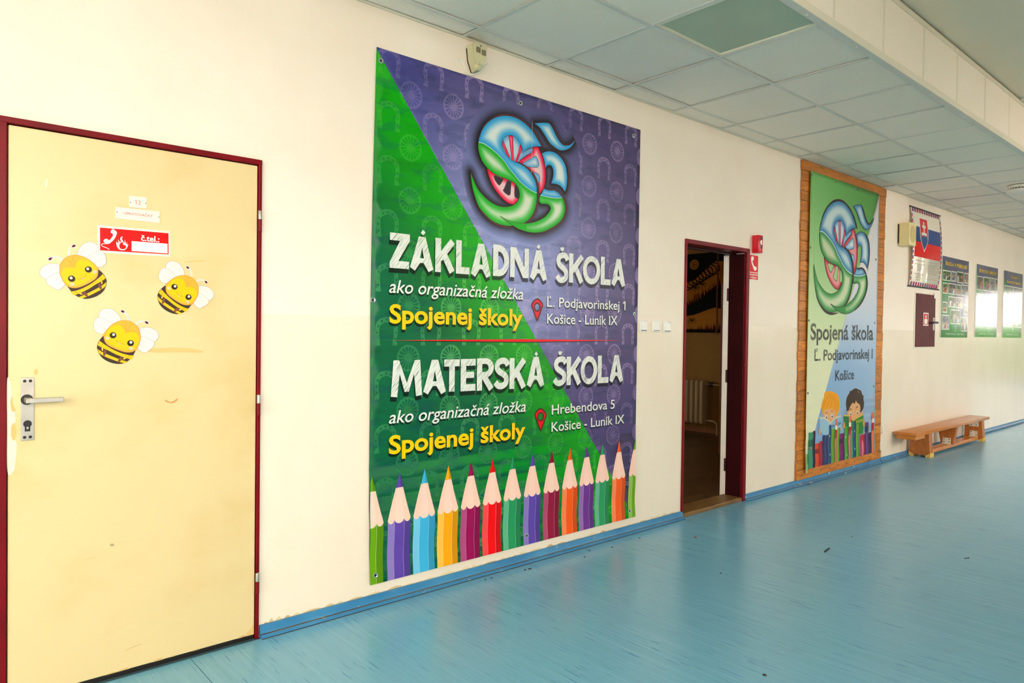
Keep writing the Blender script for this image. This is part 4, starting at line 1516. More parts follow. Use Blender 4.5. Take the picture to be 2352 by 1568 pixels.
def caps(ch, x0, x1, z0, z1, t):
    """hand-drawn capitals built from bars; returns (outlines, holes)"""
    w_, h_ = x1 - x0, z1 - z0
    X = lambda u: x0 + u * w_
    Z = lambda v: z0 + v * h_
    tx, tz = t, t
    bar = lambda a, b_, th: stroke([a, b_], th)
    if ch == 'Z':
        return [[(x0, z1), (x1, z1), (x1, z1 - tz * 0.9), (x0 + tx * 1.35, z0 + tz), (x1 - 0.003, z0 + tz), (x1 - 0.003, z0), (x0, z0), (x0, z0 + tz * 0.8), (x1 - tx * 1.55, z1 - tz), (x0, z1 - tz)]], []
    if ch == 'A':
        c = (x0 + x1) / 2
        return [[(x0, z0 + 0.012), (x0 + tx * 0.8, z0 - 0.004), (x0 + tx * 0.8 + 0.22 * w_, Z(0.22)), (x1 - tx * 0.8 - 0.22 * w_, Z(0.22)), (x1 - tx * 0.8, z0 - 0.006), (x1, z0 + 0.008), (c + tx * 0.55, z1), (c - tx * 0.55, z1)]], [[(c - 0.085 * w_, Z(0.36)), (c + 0.085 * w_, Z(0.36)), (c, Z(0.68))]]
    if ch == 'K':
        return [rect(x0, x0 + tx, z0, z1), bar((X(0.22), Z(0.40)), (x1 - tx * 0.35, z1 - tz * 0.25), tx), bar((X(0.38), Z(0.62)), (x1 - tx * 0.4, z0 + tz * 0.12), tx)], []
    if ch == 'L':
        return [[(x0, z0), (x1, z0), (x1, z0 + tz), (x0 + tx, z0 + tz), (x0 + tx, z1), (x0, z1)]], []
    if ch == 'N':
        return [rect(x0, x0 + tx * 0.95, z0, z1), rect(x1 - tx * 0.95, x1, z0, z1), [(x0, z1), (x0 + tx * 1.2, z1), (x1, z0), (x1 - tx * 1.2, z0)]], []
    if ch == 'M':
        c = (x0 + x1) / 2
        return [[(x0, z0), (x0 + tx, z0 - 0.004), (x0 + tx * 1.35, Z(0.62)), (c - tx * 0.35, z0 + 0.02), (c + tx * 0.35, z0 + 0.02), (x1 - tx * 1.35, Z(0.62)), (x1 - tx, z0 - 0.004), (x1, z0), (x1 - tx * 0.35, z1), (x1 - tx * 1.25, z1), (c, Z(0.36)), (x0 + tx * 1.25, z1), (x0 + tx * 0.35, z1)]], []
    if ch == 'T':
        c = (x0 + x1) / 2
        return [[(x0, z1), (x1, z1), (x1, z1 - tz), (c + tx / 2, z1 - tz), (c + tx / 2, z0), (c - tx / 2, z0), (c - tx / 2, z1 - tz), (x0, z1 - tz)]], []
    if ch == 'E':
        return [[(x0, z0), (x1, z0), (x1, z0 + tz), (x0 + tx, z0 + tz), (x0 + tx, Z(0.5) - tz * 0.45), (x1 - 0.1 * w_, Z(0.5) - tz * 0.45), (x1 - 0.1 * w_, Z(0.5) + tz * 0.45), (x0 + tx, Z(0.5) + tz * 0.45), (x0 + tx, z1 - tz), (x1, z1 - tz), (x1, z1), (x0, z1)]], []
    arc = lambda cx, cz, rx, rz, a0, a1, n=22: [(cx + rx * math.cos(math.radians(a0 + (a1 - a0) * k / n)), cz + rz * math.sin(math.radians(a0 + (a1 - a0) * k / n))) for k in range(n + 1)]
    if ch == 'D':
        o = [(x0, z0), *arc(X(0.35), Z(0.5), 0.65 * w_, 0.5 * h_, -90, 90), (x0, z1)]
        i = [(x0 + tx, z0 + tz), *arc(X(0.35), Z(0.5), 0.65 * w_ - tx, 0.5 * h_ - tz, -90, 90), (x0 + tx, z1 - tz)]
        return [o], [i]
    if ch == 'O':
        c, cz_ = (x0 + x1) / 2, Z(0.5)
        return [ellipse(c, cz_, w_ / 2, h_ / 2, n=40)], [ellipse(c, cz_, w_ / 2 - tx * 0.95, h_ / 2 - tz * 0.95, n=40)]
    if ch == 'R':
        o = [(x0, Z(0.40)), (X(0.5), Z(0.40)), *arc(X(0.5), Z(0.70), 0.5 * w_, 0.30 * h_, -90, 90), (x0, z1)]
        i = [(x0 + tx, Z(0.40) + tz * 0.85), (X(0.5), Z(0.40) + tz * 0.85), *arc(X(0.5), Z(0.70), 0.5 * w_ - tx, 0.30 * h_ - tz * 0.85, -90, 90), (x0 + tx, z1 - tz * 0.85)]
        return [o, rect(x0, x0 + tx, z0, z1 - h_ * 0.3), bar((X(0.36), Z(0.50)), (x1 - tx * 0.42, z0 + tz * 0.14), tx)], [i]
    if ch == 'S':
        p = [(X(0.94), Z(0.76)), (X(0.80), Z(0.885)), (X(0.52), Z(0.915)), (X(0.24), Z(0.84)), (X(0.18), Z(0.68)), (X(0.34), Z(0.56)), (X(0.62), Z(0.47)), (X(0.82), Z(0.36)), (X(0.80), Z(0.18)), (X(0.54), Z(0.085)), (X(0.26), Z(0.10)), (X(0.06), Z(0.22))]
        return [stroke(spl(p, 5, False), tx * 0.95)], []
    return [], []


def title(Cr, rows, t, name):
    A, Sh = bart(), bart()
    for ch, a, c, y0_, y1_, mark in rows:
        xm = (a + c) / 2
        x0, x1 = Cr(a, (y0_ + y1_) / 2)[0], Cr(c, (y0_ + y1_) / 2)[0]
        z1, z0 = Cr(xm, y0_)[1], Cr(xm, y1_)[1]
        P, Hh = caps(ch, x0, x1, z0, z1, t)
        if mark:
            ma, mb_, my0, my1 = mark
            q = [Cr(ma, (my0 + my1) / 2), Cr((ma + mb_) / 2, my1), Cr(mb_, (my0 + my1) / 2), Cr((ma + mb_) / 2, my0)]
            if ch == 'S':
                q = [Cr(ma, my0 + 10), Cr(ma + 9, my0), Cr((ma + mb_) / 2, my0 + 5), Cr(mb_ - 9, my0), Cr(mb_, my0 + 10), Cr(mb_ - 11, my1), Cr(ma + 11, my1)]
            P = P + [q]
        A.fill(P, bgcol, 6, holes=Hh)
        off = (-0.004, -0.022)
        Pd = [[(p[0] + off[0], p[1] + off[1]) for p in q] for q in P]
        Hd = [[(p[0] + off[0], p[1] + off[1]) for p in q] for q in Hh]
        Sh.fill(Pd, dark, 5, holes=Hd)
    build_letters(Sh, 'letter_shadow', 'banner_ink', BN)
    build_letters(A, 'letter', 'chalk_ink', BN)


title(C4, [('Z', 195, 358, 128, 415, None), ('A', 362, 553, 155, 430, (447, 487, 98, 145)), ('K', 567, 725, 172, 448, None), ('L', 737, 848, 187, 460, None), ('A', 860, 1022, 212, 480, None), ('D', 1040, 1172, 224, 480, None), ('N', 1180, 1333, 246, 490, None), ('A', 1343, 1482, 265, 508, (1398, 1427, 217, 258)),
           ('S', 1558, 1655, 285, 530, (1590, 1624, 240, 275)), ('K', 1662, 1780, 297, 533, None), ('O', 1775, 1918, 313, 545, None), ('L', 1922, 2003, 322, 550, None), ('A', 2010, 2122, 338, 558, None)], 0.036, 'white chalk-style title of the upper half')
title(C5, [('M', 205, 460, 238, 530, None), ('A', 470, 655, 235, 510, None), ('T', 640, 766, 232, 495, None), ('E', 775, 897, 228, 490, None), ('R', 908, 1045, 222, 485, None), ('S', 1053, 1168, 222, 470, None), ('K', 1175, 1308, 220, 470, None), ('A', 1317, 1460, 210, 452, (1380, 1407, 168, 207)),
           ('S', 1537, 1640, 210, 445, (1572, 1608, 163, 197)), ('K', 1643, 1760, 208, 440, None), ('O', 1757, 1893, 205, 435, None), ('L', 1897, 1985, 200, 425, None), ('A', 1993, 2105, 197, 415, None)], 0.036, 'white chalk-style title of the lower half')


def line_of_text(Cr, body, bl, right, top, ref, color, shear=0.0, bold=0.0, drop=0.010):
    x0, z0 = Cr(*bl)
    x1 = Cr(*right)[0]
    zt_ = Cr(*top)[1]
    A, Sh = bart(), bart()
    Sh.text(body, x0 - drop * 0.25, z0 - drop, x1 - drop * 0.25, zt_ - drop, ref, dark, 5, shear, bold)
    build_letters(Sh, 'letter_shadow', 'banner_ink', BN)
    A.text(body, x0, z0, x1, zt_, ref, color, 6, shear, bold)
    build_letters(A, 'letter', 'banner_ink', BN)


WH, YE = (228, 230, 222), (250, 200, 0)
line_of_text(C4, 'ako organizačná zložka', (190, 611), (1287, 650), (268, 510), 'k', WH, 0.22, 0.008)
line_of_text(C4, 'Spojenej školy', (192, 858), (1283, 800), (240, 706), 'S', YE, 0.0, 0.026, 0.013)
line_of_text(C4, 'Ľ. Podjavorinskej 1', (1482, 727), (2124, 715), (1492, 648), 'L', WH, 0.0, 0.008, 0.008)
line_of_text(C4, 'Košice - Luník IX', (1482, 865), (2058, 838), (1488, 784), 'K', WH, 0.0, 0.008, 0.008)
line_of_text(C5, 'ako organizačná zložka', (188, 757), (1308, 625), (268, 648), 'k', WH, 0.22, 0.008)
line_of_text(C5, 'Spojenej školy', (187, 1006), (1304, 840), (240, 850), 'S', YE, 0.0, 0.026, 0.013)
line_of_text(C5, 'Hrebendova 5', (1520, 683), (2036, 600), (1524, 604), 'H', WH, 0.0, 0.008, 0.008)
line_of_text(C5, 'Košice - Luník IX', (1518, 824), (2114, 720), (1522, 746), 'K', WH, 0.0, 0.008, 0.008)

# red rule between the halves
A = bart()
p0, p1, pm_ = C5(200, 79), C5(2112, 75), C5(1150, 77)
zc = pm_[1]
hw = (C5(1150, 66)[1] - C5(1150, 88)[1]) / 2
A.fill([(p0[0], zc - 0.004), ((p0[0] + p1[0]) / 2, zc - hw - 0.006), (p1[0], zc - 0.004), ((p0[0] + p1[0]) / 2, zc)], dark, 4)
A.build('rule_shadow', 'banner_ink', BN)
A = bart()
A.fill([(p0[0], zc), ((p0[0] + p1[0]) / 2, zc - hw), (p1[0], zc), ((p0[0] + p1[0]) / 2, zc + hw)], (248, 0, 8), 5)
A.build('rule', 'banner_ink', BN)
# map pins
for Cr, cx, y0_, yt, xa, xb, hc in ((C4, 1402, 662, 845, 1355, 1448, 735), (C5, 1430, 633, 820, 1382, 1477, 705)):
    A = bart()
    mid = y0_ + (xb - xa) * 0.58
    pn = spl([Cr(*q) for q in [(cx, y0_), (xb - 14, y0_ + 24), (xb, mid), (xb - 12, mid + 34), (cx + 14, yt - 34)]] + [Cr(cx, yt) + (1,)] + [Cr(*q) for q in [(cx - 14, yt - 34), (xa + 12, mid + 34), (xa, mid), (xa + 14, y0_ + 24)]])
    pn = [p[:2] for p in pn]
    hc_ = Cr(cx, hc - 4)
    hole = ellipse(hc_[0], hc_[1], 0.0215, 0.0215)
    A.fill([pn], None, 5, holes=[hole], grad=((120, 0, 10), (244, 6, 22), 0.012), h=0.006)
    A.line(pn, 0.005, (62, 30, 34), 6, True)
    A.line(hole, 0.006, (62, 40, 44), 6, True)
    A.build('map_pin', 'banner_ink', BN)

# ------------------------------------------------------------------ printed pencils
tipx = [1.715, 1.869, 2.016, 2.163, 2.312, 2.460, 2.607, 2.759, 2.913, 3.068, 3.217, 3.362, 3.522, 3.688]
pcol = [(106, 164, 4), (98, 70, 168), (62, 178, 222), (255, 172, 6), (158, 4, 84), (250, 4, 12), (36, 152, 92), (96, 70, 172), (152, 4, 56), (255, 92, 14), (112, 52, 146), (44, 156, 96), (255, 96, 22), (108, 164, 10)]
cl = lambda pts: clip_poly(pts, 1.7075, bx1 - 0.0005, bz0 + 0.0005, 2.0)
for x, c in zip(tipx, pcol):
    A = bart()
    c = np.array(c, float)
    wl = lambda k: x - 0.066 + k * 0.1305
    zb, zs, zl, ztip = bz0, 0.393, 0.549, 0.622
    xs_ = [wl(0), wl(0.285), wl(0.71), wl(1.0)]
    fc = [c * 0.72 + 255 * 0.28, c, c * 0.84]
    # barrel facets
    for k in range(3):
        q = cl(rect(xs_[k], xs_[k + 1], zb, zs + 0.006))
        if q:
            A.fill([q], tuple(fc[k]), 4)
    for xx in xs_[1:3]:
        q = cl(rect(xx - 0.0008, xx + 0.0008, zb, zs))
        if q:
            A.fill([q], tuple(c * 0.45 + 255 * 0.55), 5)
    # sharpened wood with a scalloped edge
    lx0, lx1 = x - 0.0205, x + 0.0205
    sc_ = []
    for k in range(3):
        n = 8
        for j in range(n + 1):
            t = j / n
            sc_.append((xs_[k] + (xs_[k + 1] - xs_[k]) * t, zs - 0.019 * math.sin(math.pi * t) ** 0.6 * (1.0 if k == 1 else 0.9)))
    wood_l = [xs_[1] + (x - xs_[1]) * 0.72, 0]
    q = cl([(lx0, zl), *sc_, (lx1, zl)])
    if q:
        A.fill([q], (252, 206, 184), 5)
    q = cl([(x - 0.009, zl), *sc_[9:18], (x + 0.008, zl)])
    if q:
        A.fill([q], (254, 212, 194), 6)
    q = cl([(lx0, zl - 0.002), (x, ztip), (lx1, zl)])
    if q:
        A.fill([q], tuple(c), 6)
    q = cl([(x, ztip), (lx1, zl), (x + 0.006, zl)])
    if q:
        A.fill([q], tuple(c * 0.82), 7)
    A.build('printed_pencil', 'banner_ink', BN)

# eyelets
for Cr, X, Y in ((crop(840, 90, 3.3364, BY), 115, 165), (crop(840, 90, 3.3364, BY), 1185, 490), (crop(840, 90, 3.3364, BY), 2052, 740), (C4, 57, 673), (C4, 2197, 788), (crop(820, 1000, 3.4588, BY), 140, 1108), (crop(820, 1000, 3.4588, BY), 1342, 793), (crop(820, 1000, 3.4588, BY), 2158, 597)):
    ex_, ez_ = Cr(X, Y)
    yy = BY - float(wave(np.array([ex_]), np.array([ez_]))[0]) - 0.004
    g = MB().lathe((ex_, yy, ez_), [(0.0135, 0.0035), (0.0125, -0.0005), (0.0095, -0.001), (0.0062, 0.001), (0.0062, 0.0035)], axis=(0, 1, 0), n=24).build('eyelet', 'grommet_metal', BN, smooth=True)
    MB().lathe((ex_, yy - 0.0002, ez_), [(0.006, 0.002), (0.006, 0.0008), (0.0, 0.0004)], axis=(0, 1, 0), n=16).build('screw', 'dark_hole', g, smooth=True)

# ================================================================== THINGS ON THE DOOR
# number plate, name plate, fire telephone sign
Cd = crop(210, 440, 9.8, LY - 0.002)


def quad(Cr, pts):
    return [Cr(*p) for p in pts]


def plate(name, pts, Cr, label, cat, mat='plate_plastic', th=0.003, y=LY, bev=0.0006, group=None):
    P = quad(Cr, pts)
    cx = sum(p[0] for p in P) / len(P)
    cz_ = min(p[1] for p in P)
    t_ = thing(name, (cx, y, cz_), label, cat, group)
    MB().prism(P, y - th, y, bev).build('plate', mat, t_)
    return t_, P


NP, _ = plate('number_plate', [(848, 88), (1246, 132), (1240, 382), (848, 345)], Cd, 'small cream plastic plate with the number 12 on the yellow door', 'sign')
A = Art(LY - 0.0032)
z0 = Cd(990, 283)[1]
A.text('12', Cd(978, 283)[0], z0, Cd(1110, 290)[0], Cd(990, 190)[1], '1', (224, 110, 110), 1)
build_letters(A, 'letter', 'sticker_ink', NP)
for q in ((877, 242), (1222, 264)):
    p = Cd(*q)
    MB().cyl((p[0], LY - 0.003, p[1]), (p[0], LY - 0.0036, p[1]), 0.0018, n=10).build('nail', 'dark_hole', NP)
NM, _ = plate('name_plate', [(545, 340), (1536, 450), (1536, 706), (545, 602)], Cd, 'wide cream plastic name plate lettered UPRATOVAČKY on the yellow door', 'sign')
A = Art(LY - 0.0032)
pl_, pr_ = Cd(725, 512), Cd(1378, 580)
A.text('UPRATOVAČKY', pl_[0], pl_[1], pr_[0], Cd(725, 456)[1], 'U', (226, 90, 96), 1, slope=(pr_[1] - pl_[1]) / (pr_[0] - pl_[0]))
build_letters(A, 'letter', 'sticker_ink', NM)
for q in ((577, 460), (1514, 570)):
    p = Cd(*q)
    MB().cyl((p[0], LY - 0.003, p[1]), (p[0], LY - 0.0036, p[1]), 0.0018, n=10).build('nail', 'dark_hole', NM)
FS, _ = plate('fire_telephone_sign', [(135, 748), (1772, 888), (1782, 1466), (140, 1370)], Cd, 'red and white fire telephone sign with handset and flame on the yellow door', 'sign', 'plate_plastic', 0.0012)
A = Art(LY - 0.0013, 0.0002)
A.fill(quad(Cd, [(192, 806), (1736, 935), (1738, 1412), (196, 1320)]), (250, 6, 4), 1)
A.build('red_field', 'sticker_ink', FS)
A = Art(LY - 0.0013, 0.0002)
A.fill(spl(quad(Cd, [(440, 880), (480, 840), (520, 860), (560, 895), (575, 922), (563, 970), (520, 1060), (460, 1122), (400, 1170), (340, 1172), (305, 1152), (280, 1130), (275, 1095), (310, 1065), (350, 1062), (385, 1085), (412, 1088), (450, 1040), (485, 985), (480, 950), (450, 932), (435, 905)]), 4), (250, 242, 230), 2)
A.line(spl(quad(Cd, [(340, 1170), (260, 1172), (230, 1190), (245, 1225), (320, 1255), (370, 1278), (402, 1302)]), 5, False), 0.0022, (250, 242, 230), 3)
A.line(quad(Cd, [(522, 868), (485, 905), (478, 945)]), 0.001, (250, 120, 110), 4)
A.line(quad(Cd, [(385, 1088), (335, 1120), (312, 1160)]), 0.001, (250, 120, 110), 4)
A.build('handset_symbol', 'sticker_ink', FS)
A = Art(LY - 0.0013, 0.0002)
fo = [(565, 1118, 1), (562, 1180), (585, 1250), (625, 1298), (700, 1318), (765, 1302), (808, 1250), (820, 1205), (840, 1182, 1), (806, 1190), (802, 1125, 1), (782, 1180), (752, 1083, 1), (742, 1160), (712, 1110), (686, 1055), (708, 1006, 1), (662, 1028), (650, 1072), (668, 1118), (650, 1140), (598, 1074, 1), (612, 1150), (590, 1150)]
fi = [(612, 1185, 1), (642, 1222, 1), (630, 1180), (660, 1152), (705, 1130), (720, 1195), (760, 1205), (782, 1240), (765, 1280), (700, 1295), (645, 1272)]
A.fill([[p[:2] for p in spl([Cd(*q[:2]) + tuple(q[2:]) for q in fo], 4)]], (250, 242, 230), 2, holes=[[p[:2] for p in spl([Cd(*q[:2]) + tuple(q[2:]) for q in fi], 4)]])
A.build('flame_symbol', 'sticker_ink', FS)
A = Art(LY - 0.0013, 0.0002)
A.fill(quad(Cd, [(905, 1112), (1714, 1172), (1716, 1390), (905, 1334)]), (250, 242, 232), 2)
A.build('white_field', 'sticker_ink', FS)
A = Art(LY - 0.0013, 0.0002)
pl_, pr_ = Cd(1117, 1100), Cd(1530, 1128)
A.text('č.tel.:', pl_[0], pl_[1], pr_[0], Cd(1410, 1008)[1] + 0.002, 'l', (250, 244, 234), 2, bold=0.02, slope=-0.01)
build_letters(A, 'letter', 'sticker_ink', FS)

# bees
Cb_ = lambda X, Y: at(200 + X / 10.456, 700 + Y / 10.456, LY)
BEE = dict(
    body=[(390, 735, 1), (300, 840), (245, 960), (240, 1050), (280, 1160), (360, 1270), (480, 1350), (620, 1400), (760, 1418), (880, 1400), (1000, 1330), (1090, 1230), (1150, 1120), (1165, 1070, 1), (900, 900), (600, 760)],
    st1=[(298, 860, 1), (420, 950), (600, 1060), (800, 1150), (1000, 1205), (1125, 1212, 1), (1060, 1312, 1), (900, 1265), (700, 1190), (520, 1100), (360, 1030), (250, 968, 1)],
    st2=[(246, 1058, 1), (380, 1140), (600, 1235), (800, 1312), (975, 1365, 1), (880, 1398, 1), (700, 1345), (480, 1262), (350, 1200), (284, 1155, 1)],
    head=[(395, 760), (400, 700), (450, 620), (550, 510), (680, 420), (800, 380), (900, 372), (1030, 395), (1150, 470), (1230, 570), (1270, 680), (1280, 800), (1250, 930), (1200, 1040), (1120, 1110), (1010, 1137), (880, 1125), (700, 1065), (520, 980), (430, 890)],
    face=[(430, 760), (480, 640), (560, 540), (680, 490), (780, 490), (850, 530), (900, 610), (930, 680, 1), (1000, 645), (1080, 640), (1160, 670), (1230, 740), (1240, 840), (1200, 960), (1120, 1050), (1020, 1080), (880, 1070), (700, 1010), (550, 930), (450, 850)],
    wlu=[(815, 378, 1), (790, 300), (720, 200), (600, 110), (470, 85), (350, 120), (285, 210), (290, 300), (320, 400), (500, 500), (640, 470, 1)],
    wll=[(625, 462, 1), (500, 380), (380, 330), (290, 305), (215, 330), (165, 410), (160, 500), (165, 580), (210, 640), (300, 690), (405, 690, 1), (500, 600)],
    wru=[(1250, 580, 1), (1340, 545), (1470, 540), (1600, 580), (1690, 660), (1715, 760), (1670, 840), (1600, 887), (1450, 860), (1285, 800, 1)],
    wrl=[(1275, 758, 1), (1400, 775), (1520, 830), (1600, 890), (1612, 950), (1590, 1000), (1530, 1060), (1470, 1100), (1420, 1140), (1330, 1135), (1240, 1070), (1200, 1035, 1), (1250, 900)])


def bee(T, label):
    c = T([(800, 1418)])[0]
    t_ = thing('bee_sticker', (c[0], LY, c[1]), label, 'sticker', 'bee stickers on the yellow door')
    k = math.dist(T([(0, 0)])[0], T([(0, 1000)])[0]) / 1000
    sp = lambda pts: [p[:2] for p in spl(T(pts), 5)]
    op = lambda pts: [p[:2] for p in spl(T(pts), 6, False)]
    el = lambda x, y, a, b_, r=0.0: [p[:2] for p in T(ellipse(x, y, a, b_, r))]
    # laminated card cut to the outline
    for nm in ('wlu', 'wll', 'wru', 'wrl'):
        W_ = Art(LY - 0.001, 0.00022)
        lay = 1 if nm[2] == 'u' else 2.5
        W_.fill([sp(BEE[nm])], (232, 224, 214), lay, h=0.03)
        W_.line(sp(BEE[nm]), 7 * k, (172, 152, 140), lay + 1, True)
        vein = {'wlu': [[(455, 110), (490, 190), (640, 290), (740, 380)], [(585, 170), (680, 270), (775, 375)]], 'wll': [[(190, 390), (270, 480), (400, 560), (470, 590)], [(295, 315), (340, 410), (480, 460), (560, 495)], [(390, 355), (480, 420), (555, 485)], [(175, 500), (320, 540), (460, 595)]],
                'wru': [[(1265, 605), (1420, 608), (1540, 608), (1610, 592)], [(1280, 632), (1420, 650), (1560, 690), (1670, 668)]], 'wrl': [[(1285, 820), (1380, 850), (1500, 860)], [(1280, 825), (1400, 890), (1470, 925), (1600, 890)], [(1255, 940), (1400, 1000), (1590, 1000)], [(1255, 945), (1380, 1020), (1490, 1080)]]}[nm]
        for v_ in vein:
            W_.line(op(v_), 5 * k, (196, 178, 168), lay + 1)
        W_.build('wing', 'sticker_ink', t_)
    for a, tip, r in (([(980, 390), (995, 320), (970, 240), (900, 178)], (853, 158), 0.35), ([(1155, 478), (1230, 410), (1310, 392), (1390, 402)], (1430, 425), 0.5)):
        N = Art(LY - 0.001, 0.00022)
        N.line(op(a), 36 * k, (250, 244, 232), 1)
        N.fill([el(*tip, 60, 42, r)], (250, 244, 232), 1)
        N.line(op(a), 8 * k, (150, 130, 140), 2)
        N.fill([el(*tip, 46, 28, r)], (92, 18, 46), 3)
        N.build('antenna', 'sticker_ink', t_)
    B_ = Art(LY - 0.001, 0.00022)
    B_.fill([sp(BEE['body'])], (64, 48, 40), 3, h=0.02)
    B_.fill([sp(BEE['st1'])], (242, 186, 14), 4)
    B_.fill([sp(BEE['st2'])], (242, 186, 20), 4)
    for x, y, a, b_, r, cc_ in ((420, 1150, 34, 78, 0.2, (128, 72, 60)), (792, 1305, 34, 78, 0.62, (128, 72, 60)), (362, 1062, 18, 42, -0.2, (250, 186, 70)), (902, 1282, 18, 52, 1.1, (250, 186, 70))):
        B_.fill([el(x, y, a, b_, r)], cc_, 5)
    B_.line(op([(362, 940), (345, 1000), (352, 1040)]), 6 * k, (120, 80, 40), 5)
    B_.line(op([(1015, 1215), (970, 1260), (930, 1285)]), 6 * k, (120, 80, 40), 5)
    B_.build('striped_body', 'sticker_ink', t_)
    Hd = Art(LY - 0.001, 0.00022)
    Hd.fill([sp(BEE['head'])], (244, 172, 56), 6, h=0.02)
    Hd.line(sp(BEE['head']), 8 * k, (214, 120, 60), 7, True)
    Hd.fill([sp(BEE['face'])], (244, 192, 8), 7, h=0.02)
    for v_ in ([(815, 480), (890, 570), (925, 680)], [(935, 400), (925, 520), (965, 655)], [(1070, 455), (1010, 520), (985, 620)], [(990, 655), (1060, 630), (1140, 640)]):
        Hd.line(op(v_), 8 * k, (240, 146, 60), 8)
    Hd.fill([el(485, 798, 56, 38, 0.2)], (255, 190, 160), 8)
    Hd.fill([el(1050, 1045, 54, 38, 0.2)], (255, 190, 160), 8)
    Hd.line(op([(692, 850), (730, 890), (800, 925), (900, 940)]), 7 * k, (150, 90, 30), 9)
    Hd.fill([[p[:2] for p in T([(722, 885), (760, 908), (835, 932), (805, 956), (760, 940)])]], (250, 184, 150), 9)
    Hd.line(op([(800, 835), (825, 862), (842, 848)]), 6 * k, (200, 140, 30), 9)
    Hd.build('head', 'sticker_ink', t_)
    for (x, y), (hx_, hy_) in (((618, 730), (632, 712)), ((1040, 917), (1048, 897))):
        Ey = Art(LY - 0.001, 0.00022)
        Ey.fill([el(x, y, 83, 74)], (52, 40, 32), 8.5)
        Ey.fill([el(hx_, hy_, 34, 32)], (240, 228, 206), 9.5)
        Ey.build('eye', 'sticker_ink', t_)
    return t_


SRC = [(618, 730), (1040, 917), (853, 158), (1430, 425), (760, 1418), (160, 460), (1718, 760)]
def T3(pts):
    return [Cb_(p[0], p[1]) + tuple(p[2:]) for p in pts]


c1 = crop(80, 540, 9.8, LY)
c2 = crop(340, 580, 10.456, LY)
S3 = [tuple(p) for p in SRC]
T1b = affine(S3, [c1(*q) for q in [(1220, 738), (865, 985), (853, 210), (345, 550), (1160, 1425), (1590, 530), (103, 890)]])
T2b = affine(S3, [c2(*q) for q in [(610, 783), (922, 1066), (980, 333), (1402, 730), (660, 1470), (258, 520), (1565, 1060)]])
bee(T1b, 'smiling bee sticker leaning left, its wing touching the red telephone sign')
bee(T2b, 'smiling bee sticker nearest the hinge side of the yellow door')
bee(T3, 'smiling bee sticker lowest of the three on the yellow door')

# ================================================================== SIREN BOX UNDER THE CEILING
Cg = lambda X, Y, y=0.0: at(1040 + X / 15.68, 80 + Y / 15.68, y)
dep = 0.085
xb0 = Cg(455, 500)[0]
fL, fR = Cg(760, 500, -dep)[0], Cg(1250, 500, -dep)[0]
zt_ = Cg(735, 215, -dep)[1]
zb_ = Cg(900, 1100, -dep)[1]
xb1 = fR + (fL - xb0) * 0.5
zf = lambda Y: Cg(900, Y, -dep)[1]
SB = thing('alarm_siren', ((xb0 + xb1) / 2, 0, zb_), 'beige slotted alarm siren box on the wall under the ceiling', 'siren')
back = [(xb0, zt_), (xb1, zt_), (xb1 - 0.004, zf(760)), (xb1 - 0.028, zf(1120) - 0.012), (xb0 + 0.034, zf(1120) - 0.012), (xb0 + 0.010, zf(820))]
front = [(fL, zt_), (fR, zt_), (fR - 0.010, zf(830)), (fR - 0.020, zf(1010)), (fL + 0.030, zf(1010)), (fL + 0.010, zf(800))]
mid = [(a[0] * 0.35 + b_[0] * 0.65, a[1] * 0.35 + b_[1] * 0.65) for a, b_ in zip(back, front)]
bk_m = [(a[0] * 0.88 + b_[0] * 0.12, a[1] * 0.88 + b_[1] * 0.12) for a, b_ in zip(back, front)]
MB().loft([[(p[0], -0.012, p[1]) for p in back], [(p[0], -0.058, p[1]) for p in bk_m], [(p[0], -dep, p[1]) for p in front]]).build('cover', 'beige_plastic', SB)
MB().prism([(xb0 + 0.003, zt_ - 0.01), (xb1 - 0.003, zt_ - 0.01), (xb1 - 0.008, zf(760)), (xb1 - 0.03, zf(1120) - 0.008), (xb0 + 0.036, zf(1120) - 0.008), (xb0 + 0.013, zf(820))], -0.012, 0.0).build('back_plate', 'black_plastic', SB)
fw_ = fR - fL
for c_ in (0, 1):
    for r in range(6):
        x0 = fL + fw_ * (0.17 + 0.40 * c_)
        z_ = zf(445 + 34 * r) - (0.006 if c_ else 0)
        MB().box(x0, x0 + fw_ * 0.32, -dep - 0.0006, -dep + 0.004, z_ - 0.0014, z_ + 0.0014).build('slot', 'dark_hole', SB)
MB().cyl((fL + fw_ * 0.5, -dep - 0.0006, zf(365)), (fL + fw_ * 0.5, -dep + 0.002, zf(365)), 0.004, n=10).build('screw_hole', 'dark_hole', SB)
MB().lathe(((fL + fR) / 2 - 0.006, -dep + 0.022, zf(1085)), [(0.014, 0.004), (0.013, -0.006), (0.006, -0.007)], axis=(0, 0.5, 0.8), n=18).build('indicator', 'cream_plastic', SB, smooth=True)
pts = [Cg(*q) for q in [(1075, 1110), (1095, 1160), (1060, 1230), (960, 1330), (800, 1420), (660, 1445), (540, 1410), (450, 1310), (400, 1180), (340, 1020), (260, 920), (190, 860)]]
pts = spl(pts, 4, False)
n = len(pts)
cb = MB().tube([(p[0], -0.006 - 0.03 * max(0, 1 - i / (n * 0.35)), p[1]) for i, p in enumerate(pts)], 0.0055, 8).build('siren_cable', 'cable_white', None, (pts[n // 2][0], 0, pts[n // 2][1]), smooth=True)
tag(cb, 'white cable looping on the wall below the beige siren box', 'cable')

